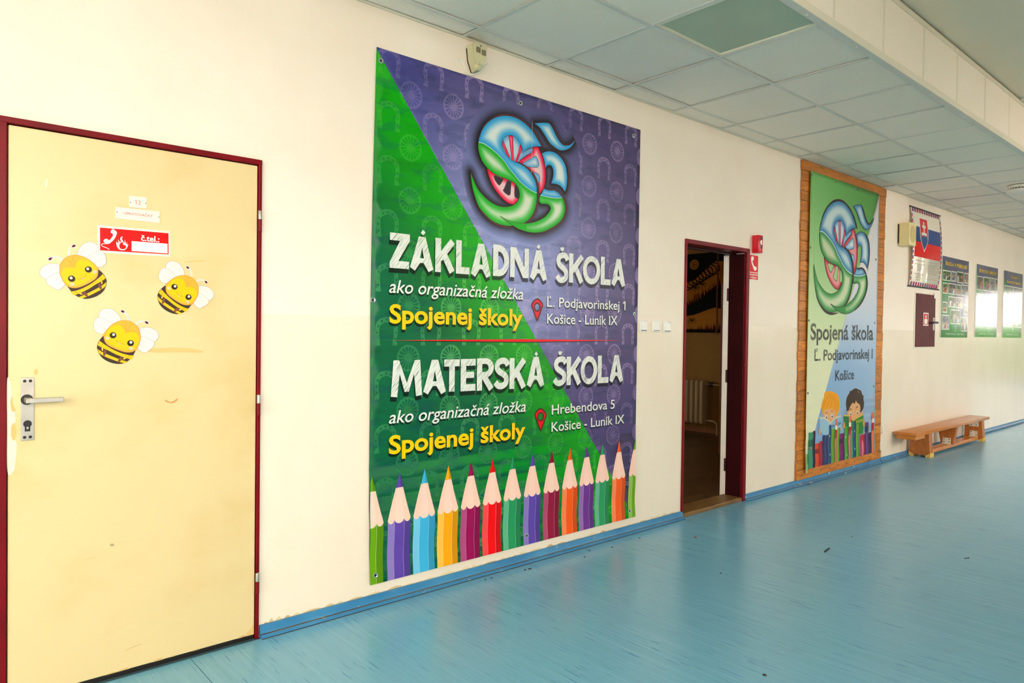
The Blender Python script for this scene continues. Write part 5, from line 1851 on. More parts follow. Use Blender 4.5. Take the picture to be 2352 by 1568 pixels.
# ================================================================== LIGHT SWITCHES
lab = ['white light switch nearest the big banner, first of three', 'white light switch between two others left of the doorway', 'white light switch nearest the open doorway, last of three']
Cs = crop(1450, 700, 15.68)
for (a, b_, y0_, y1_), l_ in zip(((268, 562, 548, 968), (732, 1015, 560, 978), (1132, 1408, 585, 992)), lab):
    p0, p1 = Cs(a, (y0_ + y1_) / 2), Cs(b_, (y0_ + y1_) / 2)
    zt_, zb_ = Cs((a + b_) / 2, y0_)[1], Cs((a + b_) / 2, y1_)[1]
    t_ = thing('light_switch', ((p0[0] + p1[0]) / 2, 0, zb_), l_, 'light switch', 'light switches between the banner and the doorway')
    x0, x1 = p0[0], p1[0] - 0.004
    MB().box(x0, x1, -0.010, 0, zb_, zt_, 0.003).build('frame', 'white_plastic', t_, smooth=True)
    rz = (zt_ - zb_)
    MB().prism([(-0.0105, zb_ + rz * 0.14), (-0.017, zb_ + rz * 0.16), (-0.012, zt_ - rz * 0.15), (-0.009, zt_ - rz * 0.14)], x0 + 0.012, x1 - 0.012, 0.0008, axis='x').build('rocker', 'white_plastic', t_)
    MB().box(x0 + 0.012, x1 - 0.012, -0.0104, -0.0098, zb_ + rz * 0.10, zb_ + rz * 0.14).build('shadow_gap', 'dark_hole', t_)

# ================================================================== FIRE ALARM BUTTON AND SIGN
dp = 0.058
x0 = at(1727, 560)[0]
x1 = at(1752.5, 560, -dp)[0]
zt_, zb_ = at(1738, 538, -dp)[1], at(1738, 579, -dp)[1]
FA = thing('fire_alarm_box', ((x0 + x1) / 2, 0, zb_), 'red fire alarm call box with a glass window beside the doorway', 'alarm')
MB().box(x0, x1, -dp, 0, zb_, zt_, 0.004).build('housing', 'red_plastic', FA, smooth=True)
w_ = x1 - x0
hh = zt_ - zb_
MB().box(x0 + w_ * 0.42, x0 + w_ * 0.86, -dp - 0.001, -dp + 0.004, zb_ + hh * 0.24, zb_ + hh * 0.92, 0.004).build('window', 'black_plastic', FA)
MB().box(x0 + w_ * 0.48, x0 + w_ * 0.80, -dp - 0.0018, -dp, zb_ + hh * 0.46, zb_ + hh * 0.72, 0.001).build('label_card', 'white_plastic', FA)
MB().cyl((x0 + w_ * 0.36, -dp - 0.004, zb_ + hh * 0.6), (x0 + w_ * 0.36, -dp, zb_ + hh * 0.6), 0.010, n=16).build('knob', 'cream_plastic', FA, smooth=True)
Ca = crop(1560, 540, 6.029, -0.001)
q0, q1 = Ca(972, 445), Ca(1093, 445)
sgx0, sgx1 = q0[0], q1[0]
sz1, sz0 = Ca(1030, 275)[1], Ca(1030, 617)[1]
szm = Ca(1030, 516)[1]
FR = thing('fire_report_sign', ((sgx0 + sgx1) / 2, 0, sz0), 'red sign with white telephone handset and OHLASOVŇA POŽIARU under the fire alarm box', 'sign')
MB().box(sgx0, sgx1, -0.0012, 0, sz0, sz1).build('plate', 'plate_plastic', FR)
A = Art(-0.0013, 0.0003)
A.fill(rect(sgx0 + 0.002, sgx1 - 0.002, szm + 0.003, sz1 - 0.002), (222, 8, 20), 1)
A.fill(rect(sgx0 + 0.002, sgx1 - 0.002, sz0 + 0.002, szm - 0.003), (222, 8, 20), 1)
A.build('red_field', 'sticker_ink', FR)
A = Art(-0.0013, 0.0003)
A.fill(spl(quad(Ca, [(995, 330), (1000, 300), (1020, 293), (1032, 310), (1028, 345), (1016, 352), (1022, 390), (1042, 432), (1058, 432), (1072, 452), (1066, 482), (1050, 492), (1034, 480), (1024, 448), (1006, 400), (998, 362)]), 4), (246, 240, 226), 2)
A.build('handset_symbol', 'sticker_ink', FR)
A = Art(-0.0013, 0.0003)
mx = (sgx0 + sgx1) / 2
hs = szm - sz0
A.text('OHLASOVŇA', sgx0 + 0.006, szm - hs * 0.42, sgx1 - 0.006, szm - hs * 0.17, 'H', (246, 240, 226), 2, bold=0.015)
A.text('POŽIARU', sgx0 + 0.022, szm - hs * 0.80, sgx1 - 0.022, szm - hs * 0.56, 'H', (246, 240, 226), 2, bold=0.015)
A.fill(rect(sgx0 + 0.03, sgx1 - 0.03, szm - hs * 0.90, szm - hs * 0.87), (246, 240, 226), 2)
A.build('lettering', 'sticker_ink', FR)

# ================================================================== PINE BOARDING WITH THE SECOND BANNER
px0, px1 = 5.897, 7.690
pz0, pz1 = 0.052, 2.826
WP = thing('pine_boarding', ((px0 + px1) / 2, 0, pz0), 'varnished pine plank boarding on the wall behind the tall banner', 'wall panel')
nb = 30
ph = (pz1 - 0.085 - (pz0 + 0.082)) / nb
mp = None
rq = random.Random(21)
for k in range(nb):
    z = pz0 + 0.082 + ph * k
    if mp is None:
        o = MB().box(px0, px1, -0.018, -0.002, z + 0.0008, z + ph - 0.0008, 0.003).build('plank', 'pine', WP)
        mp, z0_ = o.data, z
    else:
        o = link_mesh('plank', mp, WP)
    o.location = (rq.uniform(-0.006, 0.006), rq.uniform(-0.0015, 0.0015), z - (pz0 + 0.082))
MB().box(px0 - 0.004, px1 + 0.004, -0.024, -0.0015, pz1 - 0.085, pz1, 0.003).build('top_board', 'pine', WP)
MB().box(px0 - 0.002, px1 + 0.002, -0.024, -0.0015, pz0, pz0 + 0.082, 0.003).build('bottom_board', 'pine', WP)
for k in range(10):
    MB().cyl((px0 + 0.08 + 0.18 * k, -0.0255, pz0 + 0.04), (px0 + 0.08 + 0.18 * k, -0.023, pz0 + 0.04), 0.006, n=8).build('nail_head', 'dark_hole', WP)

Y2 = -0.034
Ct = crop(1800, 340, 3.7333, Y2)
Cu = crop(1800, 700, 3.7333, Y2)
tl, tr_, bl_, br = Ct(232, 192), Ct(819, 392), Cu(183, 1412), Cu(776, 1262)
ux0, ux1 = (tl[0] + bl_[0]) / 2, (tr_[0] + br[0]) / 2
uz0, uz1 = (bl_[1] + br[1]) / 2, (tl[1] + tr_[1]) / 2
zk2 = [uz0 - 0.01 + 0.06 * k for k in range(10)]
_f2 = np.array([0.004 * (1 + math.sin(k * 1.5)) * (1 - k / 9) for k in range(10)])


def wave2(X, Z):
    return np.interp(Z, np.array(zk2), _f2, right=0.0)


G0, G1 = (ux1, uz1 - 0.0), Cu(285, 1010)
_d2 = np.array(G1) - np.array(G0)
_n2 = np.array([-_d2[1], _d2[0]]) / np.linalg.norm(_d2)
if (np.array([ux1, uz0]) - np.array(G0)) @ _n2 < 0:
    _n2 = -_n2
DL2 = (tuple(np.array(G0) - _d2 * 0.05), tuple(np.array(G0) + _d2 * 1.4))


def bg2(P, C):
    s_ = ((C - np.array(G0)) @ _n2) > 0
    u = (P[:, 0] - ux0) / (ux1 - ux0)
    v = (uz1 - P[:, 1]) / (uz1 - uz0)
    a = sstep(v / 0.75)[:, None]
    tgreen = np.array([126, 190, 110])[None] * (1 - u[:, None]) + np.array([70, 144, 58])[None] * u[:, None]
    g = tgreen * (1 - a) + np.array([226, 228, 190]) * a
    b_ = sstep((v - 0.25) / 0.5)[:, None]
    blue = np.array([222, 216, 214]) * (1 - b_) + np.array([128, 168, 208]) * b_
    blue = blue * (1 - 0.35 * u[:, None]) + np.array([196, 208, 220]) * 0.35 * u[:, None]
    return np.where(s_[:, None], blue, g)


B2 = thing('banner', ((ux0 + ux1) / 2, 0, uz0), 'tall pale green and blue banner with two reading children, on the pine boards', 'banner')
A2 = lambda **k: Art(Y2, F=wave2, zk=zk2, **k)
sh = A2(lines=[DL2])
sh.fill([rect(ux0, ux1, uz0, uz1)], bg2, 0, h=0.09)
so = sh.build('vinyl_sheet', 'banner_ink', B2)
md = so.modifiers.new('thickness', 'SOLIDIFY')
md.thickness = 0.0012
md.offset = -1.0
T2 = affine([(168, 1306), (2195, 670), (1400, 2474), (850, 190), (318, 725), (2035, 1426)], [Ct(*q) for q in [(262, 978), (773, 600), (555, 1427), (450, 447), (310, 718), (734, 905)]])
em = A2()
emblem(em, T2, lambda P, C: bg2(P, C), 0.06, sat=0.8, h=0.018, lw=0.005, L0=2)
em.build('emblem', 'banner_ink', B2, label='interlaced letters S, repeated from the large banner')
for body, bl, rt_, tp, ref, bd in (('Spojená škola', (228, 297), (768, 250), (240, 156), 'S', 0.022), ('Ľ. Podjavorinskej I', (262, 478), (762, 430), (272, 384), 'L', 0.02), ('Košice', (440, 648), (602, 610), (445, 562), 'K', 0.02)):
    A = A2()
    p = Cu(*bl)
    A.text(body, p[0], p[1], Cu(*rt_)[0], Cu(*tp)[1], ref, bg2, 3, bold=bd)
    build_letters(A, 'letter', 'sketch_ink', B2)
Ck = crop(1840, 860, 6.2737, Y2)
skl = lambda pts, sub=4: [p[:2] for p in spl([Ck(*q[:2]) + tuple(q[2:]) for q in pts], sub)]
# reading children
A = A2()
A.fill([skl([(318, 520), (400, 470), (490, 500), (522, 560), (505, 620), (415, 705), (350, 640), (318, 580)])], (226, 170, 118), 2)
A.fill([skl([(288, 480), (300, 400), (330, 320), (338, 262), (400, 236), (470, 254), (520, 285), (548, 350), (556, 440), (546, 500), (530, 560), (500, 592), (490, 530), (440, 480), (428, 490), (385, 500), (335, 510), (328, 585), (300, 555), (302, 500)])], (240, 160, 14), 3)
for x, y in ((362, 612), (443, 598)):
    A.fill([[Ck(*p) for p in ellipse(x, y, 15, 28)]], (232, 226, 214), 4)
    A.fill([[Ck(*p) for p in ellipse(x + 1, y + 6, 8, 16)]], (22, 34, 70), 5)
for q in ([(345, 560), (362, 540), (378, 552)], [(428, 535), (446, 518), (462, 530)]):
    A.line(spl(quad(Ck, q), 4, False), 0.008, (190, 110, 20), 5)
A.fill([skl([(258, 622, 1), (330, 628), (385, 665), (416, 708, 1), (405, 800), (385, 862), (330, 868), (278, 835), (260, 740)])], (150, 190, 210), 6)
A.fill([skl([(416, 708, 1), (450, 660), (500, 620), (572, 592, 1), (578, 690), (560, 785, 1), (430, 800, 1)])], (142, 184, 208), 6)
A.line(quad(Ck, [(258, 622), (330, 626), (388, 664), (416, 708), (450, 658), (500, 618), (572, 592)]), 0.016, (214, 206, 180), 7)
A.fill([[Ck(*p) for p in ellipse(260, 820, 15, 60)]], (214, 160, 120), 5)
A.fill([[Ck(*p) for p in ellipse(568, 765, 12, 55)]], (214, 160, 120), 5)
p = Ck(440, 770)
A.text('ENGLISH', p[0], p[1], Ck(566, 690)[0], Ck(440, 728)[1], 'H', (34, 66, 122), 7, bold=0.02, slope=(Ck(566, 712)[1] - p[1]) / (Ck(566, 712)[0] - p[0]))
for q in ([(330, 470), (350, 390), (390, 320), (420, 270)], [(370, 490), (390, 420), (420, 350), (440, 280)], [(420, 480), (430, 420), (450, 360), (460, 300)], [(310, 500), (320, 420), (345, 350)], [(480, 500), (490, 430), (480, 350), (470, 290)], [(515, 520), (525, 450), (515, 370)]):
    A.line(spl(quad(Ck, q), 4, False), 0.006, (212, 124, 8), 4)
A.build('printed_child', 'banner_ink', B2, label='fair-haired child reading a pale blue book')
A = A2()
A.fill([skl([(662, 540), (690, 470), (780, 365), (850, 430), (872, 520), (880, 575), (765, 672), (690, 610)])], (220, 164, 112), 2)
A.fill([skl([(650, 470), (646, 400), (662, 320), (698, 255), (694, 222, 1), (716, 236), (780, 196), (850, 226), (854, 208, 1), (866, 248), (888, 300), (904, 302, 1), (896, 340), (906, 420), (892, 490), (872, 525), (850, 545), (852, 470), (836, 425), (802, 400), (790, 365, 1), (770, 420), (745, 400, 1), (722, 432), (700, 470), (682, 518), (658, 524)])], (62, 38, 24), 3)
for x, y in ((710, 566), (808, 548)):
    A.fill([[Ck(*p) for p in ellipse(x, y, 15, 28)]], (228, 220, 206), 4)
    A.fill([[Ck(*p) for p in ellipse(x + 1, y + 6, 8, 16)]], (70, 66, 30), 5)
for q in ([(695, 512), (712, 492), (724, 505)], [(786, 490), (802, 462), (818, 470)]):
    A.line(spl(quad(Ck, q), 4, False), 0.008, (70, 40, 24), 5)
A.fill([skl([(610, 585, 1), (680, 592), (746, 662, 1), (742, 800, 1), (616, 790, 1)])], (34, 116, 44), 6)
A.fill([skl([(746, 662, 1), (800, 622), (895, 570, 1), (890, 850, 1), (760, 868, 1)])], (40, 132, 40), 6)
A.line(quad(Ck, [(610, 586), (680, 594), (746, 662), (800, 622), (895, 571)]), 0.014, (206, 180, 76), 7)
for x, y in ((612, 730), (898, 700)):
    A.fill([[Ck(*p) for p in ellipse(x, y, 17, 46)]], (206, 146, 80), 7)
p = Ck(784, 700)
A.text('ENGLISH', p[0], p[1], Ck(888, 660)[0], Ck(784, 660)[1], 'H', (196, 190, 40), 8, bold=0.02, slope=(Ck(888, 668)[1] - p[1]) / (Ck(888, 668)[0] - p[0]))
A.fill([[Ck(*p) for p in ellipse(825, 252, 7, 22, -0.5)]], (150, 104, 74), 4)
A.build('printed_child', 'banner_ink', B2, label='dark-haired child reading a green book')
BK = [(50, 92, 1062, (120, 172, 72)), (98, 158, 938, (92, 14, 100)), (165, 195, 810, (64, 8, 58)), (197, 260, 990, (226, 66, 14)), (268, 300, 958, (196, 6, 56)), (302, 335, 875, (50, 36, 96)), (345, 380, 870, (40, 38, 100)), (390, 425, 728, (26, 70, 122)), (425, 478, 780, (98, 158, 30)), (480, 508, 640, (226, 116, 86)), (508, 545, 768, (108, 176, 36)), (548, 612, 848, (122, 10, 98)), (618, 670, 748, (66, 156, 50)), (676, 708, 600, (228, 116, 92)), (708, 740, 798, (60, 160, 116)), (748, 778, 668, (28, 66, 124)), (782, 832, 712, (98, 158, 30)), (845, 908, 862, (198, 4, 50)), (915, 958, 735, (180, 8, 40)), (965, 1000, 832, (70, 10, 70)), (1008, 1038, 548, (236, 118, 76)), (1038, 1056, 768, (140, 166, 150))]
for a, b_, y, c in BK:
    A = A2()
    xm = (a + b_) / 2
    x0 = max(Ck(a - 2, 1000)[0], ux0 + 0.001)
    x1 = min(Ck(b_ - 2, 1000)[0], ux1 - 0.001)
    zt_ = Ck(xm, y)[1]
    c = np.array(c, float)
    zb_ = uz0 + 0.001
    w_ = x1 - x0
    A.fill([rect(x0, x1, zb_, zt_)], tuple(c), 8)
    A.fill([rect(x0, x0 + w_ * 0.3, zb_, zt_)], tuple(c * 0.8 + 36), 9)
    A.fill([rect(x1 - w_ * 0.22, x1, zb_, zt_)], tuple(c * 0.72), 9)
    if a in (480, 676, 1008):
        A.fill([rect(x0, x1, zt_ - 0.10, zt_ - 0.06)], (238, 226, 206), 10)
        A.fill([rect(x0, x1, zt_ - 0.18, zt_ - 0.10)], (190, 14, 40), 10)
    elif a in (390, 618, 748):
        for k in range(5):
            A.fill([ellipse(x0 + w_ * (0.35 + 0.2 * (k % 2)), zt_ - 0.10 - 0.17 * k, 0.008, 0.011, n=10)], (222, 228, 196), 10)
    elif a in (98, 915):
        A.fill([rect(x0, x1, zt_ - 0.09, zt_ - 0.065)], (226, 220, 206), 10)
        A.fill([rect(x0, x1, zt_ - 0.06, zt_)], (52, 150, 104), 10)
        A.fill([rect(x0, x1, zb_, zb_ + 0.32)], (52, 150, 104) if a == 98 else (96, 60, 130), 10)
    elif a in (197, 548, 965):
        A.fill([rect(x0, x1, zt_ - 0.09, zt_ - 0.05)], tuple(c * 0.6), 10)
    elif a == 845:
        A.fill([clip_poly(ellipse((x0 + x1) / 2, zb_ + 0.06, w_ * 0.24, 0.09), x0, x1, zb_, zt_)], (226, 110, 140), 10)
    elif a == 50:
        A.fill([rect(x0, x1, zt_ - 0.05, zt_)], (214, 222, 190), 10)
        A.fill([rect(x0, x1, zt_ - 0.22, zt_ - 0.14)], (160, 196, 110), 10)
    A.build('printed_book', 'banner_ink', B2)
for Cr, X, Y in ((Ct, 240, 226), (Ct, 447, 291), (Ct, 634, 353), (Ct, 803, 402), (Ct, 228, 853), (Ct, 789, 955), (Ct, 215, 1477), (Ct, 779, 1498), (Cu, 206, 756), (Cu, 770, 698), (Cu, 192, 1400), (Cu, 764, 1255)):
    p = Cr(X, Y)
    MB().lathe((p[0], Y2 - 0.003, p[1]), [(0.0105, 0.003), (0.009, -0.002), (0.0, -0.002)], axis=(0, 1, 0), n=14).build('eyelet', 'old_steel', B2, smooth=True)

# little wall loop right of the boarding
q0 = at(2022, 985)
hk = MB().tube([(7.735, -0.004, q0[1] + 0.05), (7.735, -0.02, q0[1] + 0.03), (7.745, -0.022, q0[1] - 0.03), (7.738, -0.004, q0[1] - 0.05)], 0.007, 8).build('cable_clip', 'cable_white', None, (7.735, 0, q0[1]), smooth=True)
tag(hk, 'small white cable clip on the wall beside the pine boarding', 'clip')

# ================================================================== FLAG WALL CHART
Cf = crop(2050, 460, 7.1308)
fx0 = (Cf(275, 78)[0] + Cf(250, 1408)[0]) / 2
fx1 = (Cf(752, 248)[0] + Cf(732, 1470)[0]) / 2
fz1 = (Cf(275, 90)[1] + Cf(752, 258)[1]) / 2
fz0 = (Cf(250, 1400)[1] + Cf(732, 1462)[1]) / 2
zk3 = [fz0 + (fz1 - fz0) * k / 14 for k in range(15)]
_f3 = np.array([0.004 + 0.034 * math.sin(math.pi * k / 14) ** 0.8 for k in range(15)])


def bow(X, Z):
    return np.interp(Z, np.array(zk3), _f3)


FC = thing('flag_chart', ((fx0 + fx1) / 2, 0, fz0), 'hanging wall chart with a Slovak flag and printed text, striped border', 'wall chart')
A3 = lambda: Art(-0.006, F=bow, zk=zk3)
s3 = A3()
s3.fill([rect(fx0, fx1, fz0, fz1)], (236, 226, 206), 0)
so = s3.build('paper_sheet', 'poster_ink', FC)
md = so.modifiers.new('thickness', 'SOLIDIFY')
md.thickness = 0.001
md.offset = -1.0
A = A3()
W3, H3 = fx1 - fx0, fz1 - fz0
bw = 0.045
n = 12
for k in range(n):
    x = fx0 + 0.03 + (W3 - 0.06) * k / n
    d_ = (W3 - 0.06) / n
    for (za, zb_) in ((fz1 - bw - 0.006, fz1 - 0.006), (fz0 + 0.006, fz0 + bw + 0.006)):
        A.fill([(x, za), (x + d_ * 0.34, za), (x + d_ * 0.44, zb_), (x + d_ * 0.1, zb_)], (44, 60, 140), 1)
        A.fill([(x + d_ * 0.34, za), (x + d_ * 0.68, za), (x + d_ * 0.78, zb_), (x + d_ * 0.44, zb_)], (206, 34, 48), 1)
m_ = 13
for k in range(m_):
    z = fz0 + 0.06 + (H3 - 0.12) * k / m_
    d_ = (H3 - 0.12) / m_
    for (xa, xb_) in ((fx0 + 0.004, fx0 + 0.034), (fx1 - 0.034, fx1 - 0.004)):
        A.fill([(xa, z), (xb_, z + d_ * 0.14), (xb_, z + d_ * 0.48), (xa, z + d_ * 0.34)], (206, 34, 48), 1)
        A.fill([(xa, z + d_ * 0.34), (xb_, z + d_ * 0.48), (xb_, z + d_ * 0.82), (xa, z + d_ * 0.68)], (30, 76, 156), 1)
A.build('border_print', 'poster_ink', FC)
zr0 = (Cf(290, 918)[1] + Cf(727, 1003)[1]) / 2
zr1 = (Cf(480, 712)[1] + Cf(742, 770)[1]) / 2
zb1 = (Cf(505, 478)[1] + Cf(755, 540)[1]) / 2
ia, ib = fx0 + 0.05, fx1 - 0.05
A = A3()
A.fill([rect(ia, ib, zr0, zr1)], (232, 0, 12), 1)
A.fill([rect(ia, ib, zr1, zb1)], (0, 52, 136), 1)
A.fill([rect(ia, ib, zb1, zb1 + (zb1 - zr1))], (240, 230, 210), 1)
A.build('flag_print', 'poster_ink', FC)
A = A3()
scx = ia + (ib - ia) * 0.36
szt, szb = zb1 + 0.10, zr1 - 0.085
sw = 0.115
shd = lambda g: [(scx - sw - g, szt + g), (scx + sw + g, szt + g), (scx + sw + g, (szt + szb) / 2 + 0.02), (scx + sw * 0.9 + g, (szt + szb) / 2 - 0.06), (scx + sw * 0.5 + g * 0.7, szb + 0.05), (scx, szb - g * 1.6), (scx - sw * 0.5 - g * 0.7, szb + 0.05), (scx - sw * 0.9 - g, (szt + szb) / 2 - 0.06), (scx - sw - g, (szt + szb) / 2 + 0.02)]
A.fill([shd(0.014)], (240, 236, 226), 2)
A.fill([shd(0.0)], (222, 8, 20), 3)
hz_ = (szt + szb) / 2 - 0.03
A.fill([[(scx - sw * 0.92, hz_ - 0.02), (scx - sw * 0.6, hz_ + 0.02), (scx - sw * 0.3, hz_), (scx, hz_ + 0.05), (scx + sw * 0.3, hz_), (scx + sw * 0.6, hz_ + 0.02), (scx + sw * 0.92, hz_ - 0.02), (scx + sw * 0.86, (szt + szb) / 2 - 0.07), (scx + sw * 0.48, szb + 0.055), (scx, szb + 0.004), (scx - sw * 0.48, szb + 0.055), (scx - sw * 0.86, (szt + szb) / 2 - 0.07)]], (14, 64, 140), 4)
for q in (rect(scx - 0.013, scx + 0.013, hz_ + 0.03, szt - 0.03), rect(scx - 0.055, scx + 0.055, szt - 0.10, szt - 0.072), rect(scx - 0.075, scx + 0.075, szt - 0.185, szt - 0.155)):
    A.fill([q], (244, 240, 232), 4)
A.build('shield_print', 'poster_ink', FC)
A = A3()
tx = ia + (ib - ia) * 0.23
H_ = zr0 - fz0
zz = zr0 - H_ * 0.15
stp = (H_ * 0.85 - 0.075) / 9.6
A.text('NAD TATROU SA BLÝSKA', tx, zz, None, None, 'H', (70, 62, 60), 1, size=stp * 1.25, align='C', slim=0.8)
for k, ln in enumerate(['Nad Tatrou sa blýska, hromy divo bijú.', 'Zastavme ich, bratia,', 'veď sa ony stratia,', 'Slováci ožijú.', '', 'To Slovensko naše posiaľ tvrdo spalo.', 'Ale blesky hromu', 'vzbudzujú ho k tomu,', 'aby sa prebralo.']):
    if ln:
        A.text(ln, tx, zz - stp * (1.7 + k), None, None, 'H', (84, 76, 72), 1, size=stp * 1.08, align='C', slim=0.8)
A.build('lettering', 'poster_ink', FC)
A = A3()
rt_ = random.Random(9)
for k in range(17):
    if k in (1, 12, 14):
        continue
    x0 = ia + (ib - ia) * 0.52
    A.fill([rect(x0, x0 + (ib - x0) * (rt_.uniform(0.6, 0.98) if k > 1 else 0.8), zr0 - H_ * 0.13 - (H_ * 0.85 - 0.07) / 17.5 * k, zr0 - H_ * 0.13 + 0.004 - (H_ * 0.85 - 0.07) / 17.5 * k)], (150, 138, 122), 1)
A.build('small_print', 'poster_ink', FC)['kind'] = 'stuff'
for z in (fz1, fz0):
    MB().cyl((fx0 - 0.02, -0.012, z), (fx1 + 0.02, -0.012, z), 0.0075, n=12).build('rail', 'black_plastic', FC, smooth=True)

# ================================================================== CREAM LOUDSPEAKER
Csp = lambda X, Y, y=0.0: at(2050 + X / 7.1308, 460 + Y / 7.1308, y)
lx0 = Csp(85, 500)[0]
dps = 0.118
lxf0, lxf1 = Csp(275, 540, -dps)[0], Csp(388, 560, -dps)[0]
lz1, lz0 = Csp(280, 352, -dps)[1], Csp(270, 722, -dps)[1]
LS = thing('loudspeaker', ((lx0 + lxf1) / 2, 0, lz0), 'boxy cream wall loudspeaker overlapping the flag chart', 'loudspeaker')
MB().prism([(lx0 + 0.004, -0.012), (lxf1 + 0.02, -0.012), (lxf1 + 0.02, -0.03), (lxf1, -dps), (lxf0, -dps), (lx0 + 0.004, -0.03)], lz0, lz1, 0.004, axis='z').build('cabinet', 'cream_plastic', LS, smooth=True)
MB().box(lx0, lxf1 + 0.016, -0.012, 0, lz0 + 0.03, lz1 - 0.012).build('bracket', 'black_plastic', LS)
MB().lathe(((lxf0 + lxf1) / 2, -dps + 0.001, (lz0 + lz1) / 2), [(0.1, 0.0), (0.098, -0.003), (0.0, -0.004)], axis=(0, 1, 0), n=40).build('grille', 'grille_fabric', LS, smooth=True)
gr = [o for o in LS.children if o.name.startswith('grille')][0]
gw = (lxf1 - lxf0) * 0.42
for v in gr.data.vertices:
    wx = v.co.x + LS.location.x - (lxf0 + lxf1) / 2
    v.co.x = v.co.x - wx + wx / 0.1 * gw
    wz = v.co.z + LS.location.z - (lz0 + lz1) / 2
    v.co.z = v.co.z - wz + wz / 0.1 * (lz1 - lz0) * 0.38

# ================================================================== MAROON STEEL HATCH
Ch = crop(2030, 440, 3.919)
hx0, hx1 = (Ch(285, 890)[0] + Ch(262, 1395)[0]) / 2 + 0.02, (Ch(462, 912)[0] + Ch(443, 1395)[0]) / 2
hz1, hz0 = (Ch(285, 888)[1] + Ch(460, 912)[1]) / 2 - 0.03, (Ch(262, 1397)[1] + Ch(443, 1395)[1]) / 2
HT = thing('service_hatch', ((hx0 + hx1) / 2, 0, hz0), 'dark maroon steel hydrant hatch with a lever, set in the wall under the flag chart', 'hatch')
fr = MB()
for q in ((hx0 - 0.03, hx0, hz0 - 0.02, hz1 + 0.012), (hx1, hx1 + 0.03, hz0 - 0.02, hz1 + 0.012)):
    fr.box(q[0], q[1], -0.006, 0, q[2], q[3], 0.002)
fr.box(hx0, hx1, -0.006, 0, hz1, hz1 + 0.012, 0.002).box(hx0, hx1, -0.006, 0, hz0 - 0.02, hz0, 0.002)
fr.build('frame', 'old_white_paint', HT)
MB().box(hx0, hx1, -0.012, 0, hz0, hz1, 0.003).build('door', 'hatch_paint', HT)
for cx_ in (hx0 + 0.10, hx1 - 0.12):
    for zz in (hz1 - 0.12, hz0 + 0.10):
        for dx, dz in ((0, 0), (0.03, 0), (0.06, 0), (0.0, 0.035), (0.03, 0.035), (0.0, 0.07)):
            MB().cyl((cx_ + dx, -0.0128, zz + dz), (cx_ + dx, -0.011, zz + dz), 0.007, n=8).build('vent_hole', 'dark_hole', HT)
zm = (hz0 + hz1) / 2 - 0.02
MB().box(hx1 - 0.075, hx1 - 0.03, -0.016, -0.012, zm - 0.09, zm + 0.06, 0.002).build('lock_plate', 'steel', HT)
MB().box(hx1 - 0.065, hx1 - 0.045, -0.06, -0.014, zm - 0.01, zm + 0.01, 0.003).box(hx1 - 0.20, hx1 - 0.045, -0.064, -0.052, zm - 0.012, zm + 0.012, 0.004).build('lever', 'black_plastic', HT)
sx0, sx1 = Ch(345, 1150)[0], Ch(391, 1150)[0]
sa, sb_ = Ch(367, 1090)[1], Ch(367, 1206)[1]
ST = thing('hydrant_sticker', ((sx0 + sx1) / 2, -0.0125, sb_), 'small red and white fire hydrant sticker on the maroon hatch', 'sticker')
A = Art(-0.0126, 0.0003)
A.fill([rect(sx0, sx1, sb_, sa)], (236, 226, 216), 0)
A.fill([rect(sx0 + 0.012, sx1 - 0.012, sb_ + 0.012, sa - 0.012)], (206, 16, 28), 1)
A.build('sticker_face', 'sticker_ink', ST)
A = Art(-0.0126, 0.0003)
xm = (sx0 + sx1) / 2
A.fill([ellipse(xm, sa - 0.045, 0.018, 0.02)], (240, 232, 222), 2)
A.fill([rect(xm - 0.01, xm + 0.01, sa - 0.075, sa - 0.06)], (240, 232, 222), 2)
A.fill([rect(sx0 + 0.035, sx1 - 0.035, sb_ + 0.02, sb_ + 0.075)], (240, 232, 222), 2)
A.build('hydrant_symbol', 'sticker_ink', ST)
q0, q1 = Ch(438, 912), Ch(464, 962)
NT = MB().box(hx1 - 0.055, hx1 + 0.03, -0.0145, -0.0125, q1[1], q0[1]).build('paper_note', 'white_plastic', None, (hx1, -0.013, q1[1]))
tag(NT, 'small white paper note stuck on the upper corner of the maroon hatch', 'note')

# ================================================================== PHOTO POSTERS
Cp = crop(2150, 570, 6.817, -0.012)


def photo(A, x0, x1, z0, z1, seed, pal):
    r = random.Random(seed)
    A.fill([rect(x0, x1, z0, z1)], (226, 220, 206), 2)
    g = 0.012
    x0, x1, z0, z1 = x0 + g, x1 - g, z0 + g, z1 - g
    n, m2 = 9, 8
    hor = r.randint(3, 5)
    blobs = [(r.uniform(1, n - 1), r.uniform(0.24, 0.5) * m2, r.choice([(232, 226, 216), (60, 54, 70), (176, 60, 50), (84, 96, 128), (40, 34, 30), (206, 190, 168)])) for _ in range(r.randint(3, 6))]
    V, K = [], []
    for j in range(m2 + 1):
        for i in range(n + 1):
            c = np.array(pal[0] if j < hor else pal[1], float) + r.uniform(-34, 34)
            for bx_, bh, bc in blobs:
                if abs(i - bx_) < 0.8 and j < bh + 1.4 and j > 0:
                    c = np.array((196, 146, 116), float) if j > bh + 0.4 else np.array(bc, float) + r.uniform(-14, 14)
            V.append((x0 + (x1 - x0) * i / n, z0 + (z1 - z0) * j / m2))
            K.append(np.clip(c, 0, 255))
    T = [[j * (n + 1) + i, j * (n + 1) + i + 1, (j + 1) * (n + 1) + i + 1, (j + 1) * (n + 1) + i] for j in range(m2) for i in range(n)]
    A.raw(V, T, np.array([K[i] for t in T for i in t]), 3)


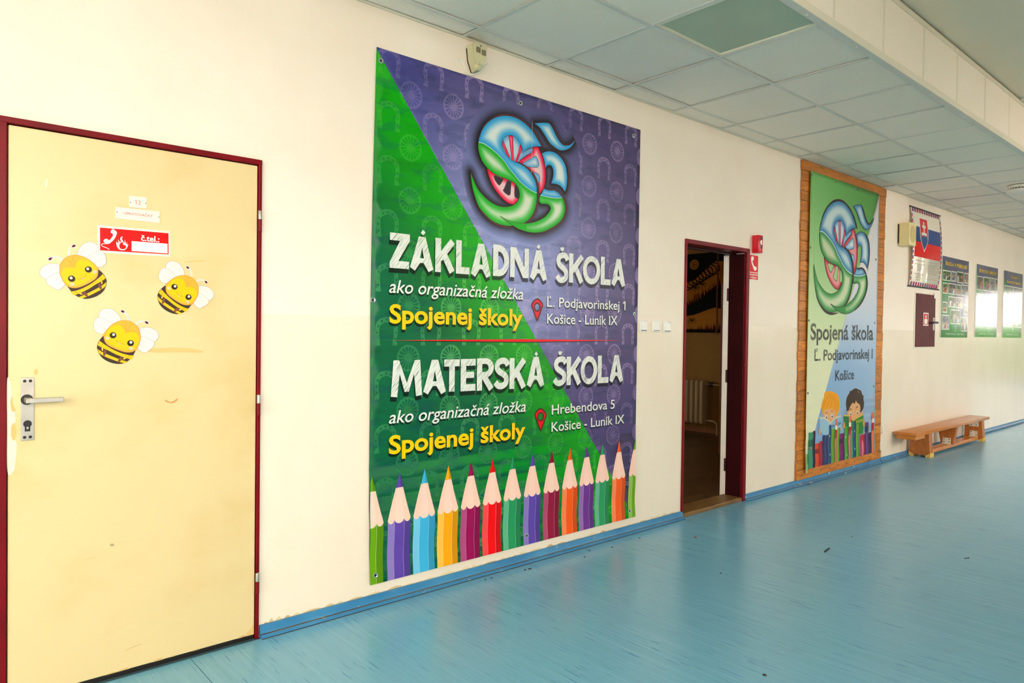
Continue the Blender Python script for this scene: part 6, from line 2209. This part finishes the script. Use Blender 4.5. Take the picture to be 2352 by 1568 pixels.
PALS = [((96, 124, 52), (70, 96, 44)), ((122, 112, 96), (88, 84, 84)), ((150, 140, 84), (64, 92, 46)), ((176, 146, 104), (120, 104, 84)), ((70, 84, 40), (46, 66, 30)), ((150, 152, 150), (110, 110, 116))]
PO = [dict(c=[(97, 115), (513, 207), (490, 1397), (77, 1395)], title=['ŠKOLA V PRÍRODE'], lab='photo poster headed ŠKOLA V PRÍRODE, nearest the flag chart', lay=[(.02, .31, .17, .30), (.33, .51, .165, .295), (.54, .80, .155, .30), (.83, .99, .155, .295), (.03, .21, .325, .46), (.23, .51, .32, .46), (.53, .70, .32, .46), (.72, .99, .31, .46), (.24, .51, .485, .62), (.53, .80, .485, .625), (.04, .20, .56, .695), (.82, .98, .565, .70), (.33, .71, .645, .83), (.02, .29, .72, .905), (.74, .99, .73, .92)]),
      dict(c=[(637, 242), (970, 320), (944, 1392), (612, 1388)], title=['ŠPORTOVÉ ÚSPECHY'], lab='photo poster headed ŠPORTOVÉ ÚSPECHY, middle of the three photo posters', lay=[(.02, .30, .16, .355), (.32, .60, .155, .35), (.62, .86, .15, .35), (.88, .99, .15, .34), (.02, .34, .40, .60), (.40, .66, .40, .60), (.70, .99, .40, .60), (.02, .32, .655, .85), (.35, .98, .655, .85)]),
      dict(c=[(1063, 343), (1354, 408), (1338, 1400), (1040, 1398)], title=['ŠKOLSKÝ', 'PLAVECKÝ BAZÉN'], lab='photo poster headed ŠKOLSKÝ PLAVECKÝ BAZÉN, farthest right, catching the glare', lay=[(.02, .50, .22, .40), (.52, .98, .22, .40), (.02, .98, .43, .60), (.02, .48, .63, .84), (.52, .98, .63, .84)])]
PY = -0.012
for n_, po in enumerate(PO):
    q = [Cp(*p) for p in po['c']]
    x0, x1 = (q[0][0] + q[3][0]) / 2, (q[1][0] + q[2][0]) / 2
    z1, z0 = (q[0][1] + q[1][1]) / 2, (q[2][1] + q[3][1]) / 2
    t_ = thing('photo_poster', ((x0 + x1) / 2, 0, z0), po['lab'], 'poster', 'photo posters on the corridor wall')
    MB().box(x0, x1, PY, -0.0015, z0, z1, 0.001).build('board', 'white_plastic', t_)
    U = lambda u: x0 + (x1 - x0) * u
    V_ = lambda v: z1 - (z1 - z0) * v

    def pbg(P, C):
        u = (C[:, 0] - x0) / (x1 - x0)
        v = (z1 - C[:, 1]) / (z1 - z0)
        vio = (v < 0.15 + 1.0 * np.maximum(u - 0.12, 0))
        r_ = ((P[:, 0] - x0) / (x1 - x0))[:, None]
        return np.where(vio[:, None], np.array([92, 88, 124]) * (1 - 0.2 * r_), np.array([10, 138, 40]) * (1 - 0.25 * np.abs(r_ - 0.5)))
    A = Art(PY - 0.0002, 0.0004, lines=[((U(0.02), V_(0.05)), (U(1.0), V_(1.03)))])
    A.fill([rect(x0, x1, z0, z1)], pbg, 0, h=0.06)
    A.build('print_background', 'poster_ink', t_)
    A = Art(PY - 0.0002, 0.0004)
    if len(po['title']) == 1:
        A.text(po['title'][0], U(0.11), V_(0.105), U(0.92), V_(0.062), 'S', (236, 188, 8), 4, bold=0.03)
    else:
        A.text(po['title'][0], U(0.36), V_(0.095), U(0.72), V_(0.065), 'S', (236, 188, 8), 4, bold=0.03)
        A.text(po['title'][1], U(0.16), V_(0.175), U(0.88), V_(0.142), 'S', (236, 188, 8), 4, bold=0.03)
    A.build('lettering', 'poster_ink', t_)
    for k, (a, b_, c, d_) in enumerate(po['lay']):
        A = Art(PY - 0.0002, 0.0004)
        photo(A, U(a), U(b_), V_(d_), V_(c), 100 * n_ + k, PALS[(k * 5 + n_) % len(PALS)])
        A.build('photo', 'poster_ink', t_)
    A = Art(PY - 0.0002, 0.0004)
    A.text('SPOJENÁ ŠKOLA, Ľ. Podjavorinskej 1', U(0.17), V_(0.965), U(0.86), V_(0.945), 'S', (222, 226, 214), 4, bold=0.012)
    A.build('lettering', 'poster_ink', t_)
    e0 = T1([(168, 1306), (2195, 670), (1400, 2474), (850, 190)])
    sc2 = 0.085 / 0.66
    T4 = lambda pts: [(U(0.53) + (p[0] - gcx) * sc2, V_(0.885) + (p[1] - gcz) * sc2) + tuple(p[2:]) for p in T1(pts)]
    A = Art(PY - 0.0002, 0.0003)
    for k, c in (('S_blue', (150, 196, 214)), ('S_green', (120, 178, 110)), ('s_green', (120, 178, 110)), ('s_top', (150, 196, 214)), ('caron', (150, 196, 214)), ('rim', (206, 110, 110))):
        A.fill([[p[:2] for p in spl(T4(EB[k]), 2)]], c, 3)
    A.build('emblem', 'poster_ink', t_)

# ================================================================== GYM BENCH
bzt = 0.300
BX0, BX1 = 8.03, 10.56
BE = thing('gym_bench', ((BX0 + BX1) / 2, -0.13, 0), 'low varnished wooden gymnastics bench standing along the corridor wall', 'bench')
MB().box(BX0, BX1, -0.244, -0.022, bzt - 0.034, bzt, 0.006).build('seat', 'bench_wood', BE, smooth=True)
MB().box(BX0 + 0.02, BX0 + 0.30, -0.226, -0.04, bzt - 0.075, bzt - 0.034, 0.003).build('cleat', 'bench_wood', BE)
for xl, kind in ((8.50, 0), (9.36, 1), (10.36, 0)):
    zb_ = 0.02 if kind == 0 else 0.055
    if kind == 0:
        prof = [(-0.238, zb_), (-0.028, zb_), (-0.040, bzt - 0.034), (-0.222, bzt - 0.034)]
    else:
        prof = [(-0.20, zb_), (-0.075, zb_), (-0.035, bzt - 0.034), (-0.236, bzt - 0.034)]
    lg = MB().prism(prof, xl - 0.05, xl + 0.05 if kind == 0 else xl + 0.03, 0.003, axis='x').build('leg', 'bench_wood_upright', BE)
    if kind == 0:
        for ya in (-0.244, -0.074):
            MB().prism([(ya, 0.0), (ya + 0.05, 0.0), (ya + 0.05, 0.022), (ya + (0.0 if ya < -0.2 else 0.05), 0.05), (ya, 0.022)], xl - 0.055, xl + 0.055, 0.002, axis='x').build('foot', 'yellow_foot', lg)
MB().box(8.50, 10.36, -0.19, -0.085, 0.022, 0.062, 0.004).build('lower_rail', 'bench_wood', BE)
for xl, z0_, z1_ in ((9.36, 0.062, 0.13), (10.36, 0.062, 0.13), (10.36, 0.185, bzt - 0.036)):
    br_ = MB().box(xl - 0.055, xl - 0.05, -0.18, -0.095, z0_, z1_, 0.001).box(xl - 0.10, xl - 0.05, -0.18, -0.095, z0_, z0_ + 0.004, 0.001) if z0_ < 0.1 else MB().box(xl - 0.055, xl - 0.05, -0.19, -0.085, z0_, z1_, 0.001)
    bo = br_.build('bracket', 'white_bracket', BE)
    for yy in (-0.165, -0.11):
        for zz in (z0_ + 0.02, z1_ - 0.014):
            MB().cyl((xl - 0.0575, yy, zz), (xl - 0.0545, yy, zz), 0.006, n=10).build('bolt', 'dark_hole', bo)

# ================================================================== DIRT ON THE FLOOR
c7 = lambda X, Y: on_floor(560 + X / 2.2615, 1000 + Y / 2.2615)
c8 = lambda X, Y: on_floor(1500 + X / 2.7606, 1000 + Y / 2.7606)
rk = random.Random(17)
spots = [c7(*q) for q in [(1460, 698), (1485, 692), (1286, 741), (1770, 631), (2055, 532), (1795, 598), (1255, 748), (1913, 580)]] + [c8(*q) for q in [(430, 873), (707, 1517), (1980, 779), (1998, 776), (1260, 642), (975, 308), (1185, 325), (1413, 265), (1913, 78)]]
for (x, y) in spots:
    s_ = rk.uniform(0.006, 0.012)
    y = min(y, -0.045)
    ring = [(x + s_ * rk.uniform(0.6, 1.1) * math.cos(a), y + s_ * rk.uniform(0.5, 1.0) * math.sin(a)) for a in [k * math.pi / 4 for k in range(8)]]
    o = MB().loft([[(p[0], p[1], 0.0002) for p in ring], [(x + (p[0] - x) * 0.6, y + (p[1] - y) * 0.6, 0.003) for p in ring]]).build('dirt_crumb', 'dirt', None, (x, y, 0))
    tag(o, 'tiny black crumb of dirt lying on the blue floor', 'dirt', 'crumbs on the blue floor')
x, y = c8(268, 645)
ring = [(x + 0.016 * math.cos(a) * (1 + 0.2 * math.sin(3 * a)), y + 0.01 * math.sin(a)) for a in [k * math.pi / 5 for k in range(10)]]
tag(MB().loft([[(p[0], p[1], 0.0002) for p in ring], [(x + (p[0] - x) * 0.6, y + (p[1] - y) * 0.6, 0.004) for p in ring]]).build('leaf_scrap', 'dirt_brown', None, (x, y, 0)), 'small brown scrap on the floor in front of the doorway', 'scrap')
x, y = c8(1102, 728)
a0, a1 = c8(1088, 740), c8(1118, 716)
st = [(a0[0], a0[1], 0.002), ((a0[0] + a1[0]) / 2 + 0.004, (a0[1] + a1[1]) / 2, 0.005), (a1[0], a1[1], 0.002)]
tag(MB().tube(st, 0.004, 6).build('feather_scrap', 'dirt', None, (x, y, 0)), 'thin dark sliver lying alone in the middle of the floor', 'scrap')
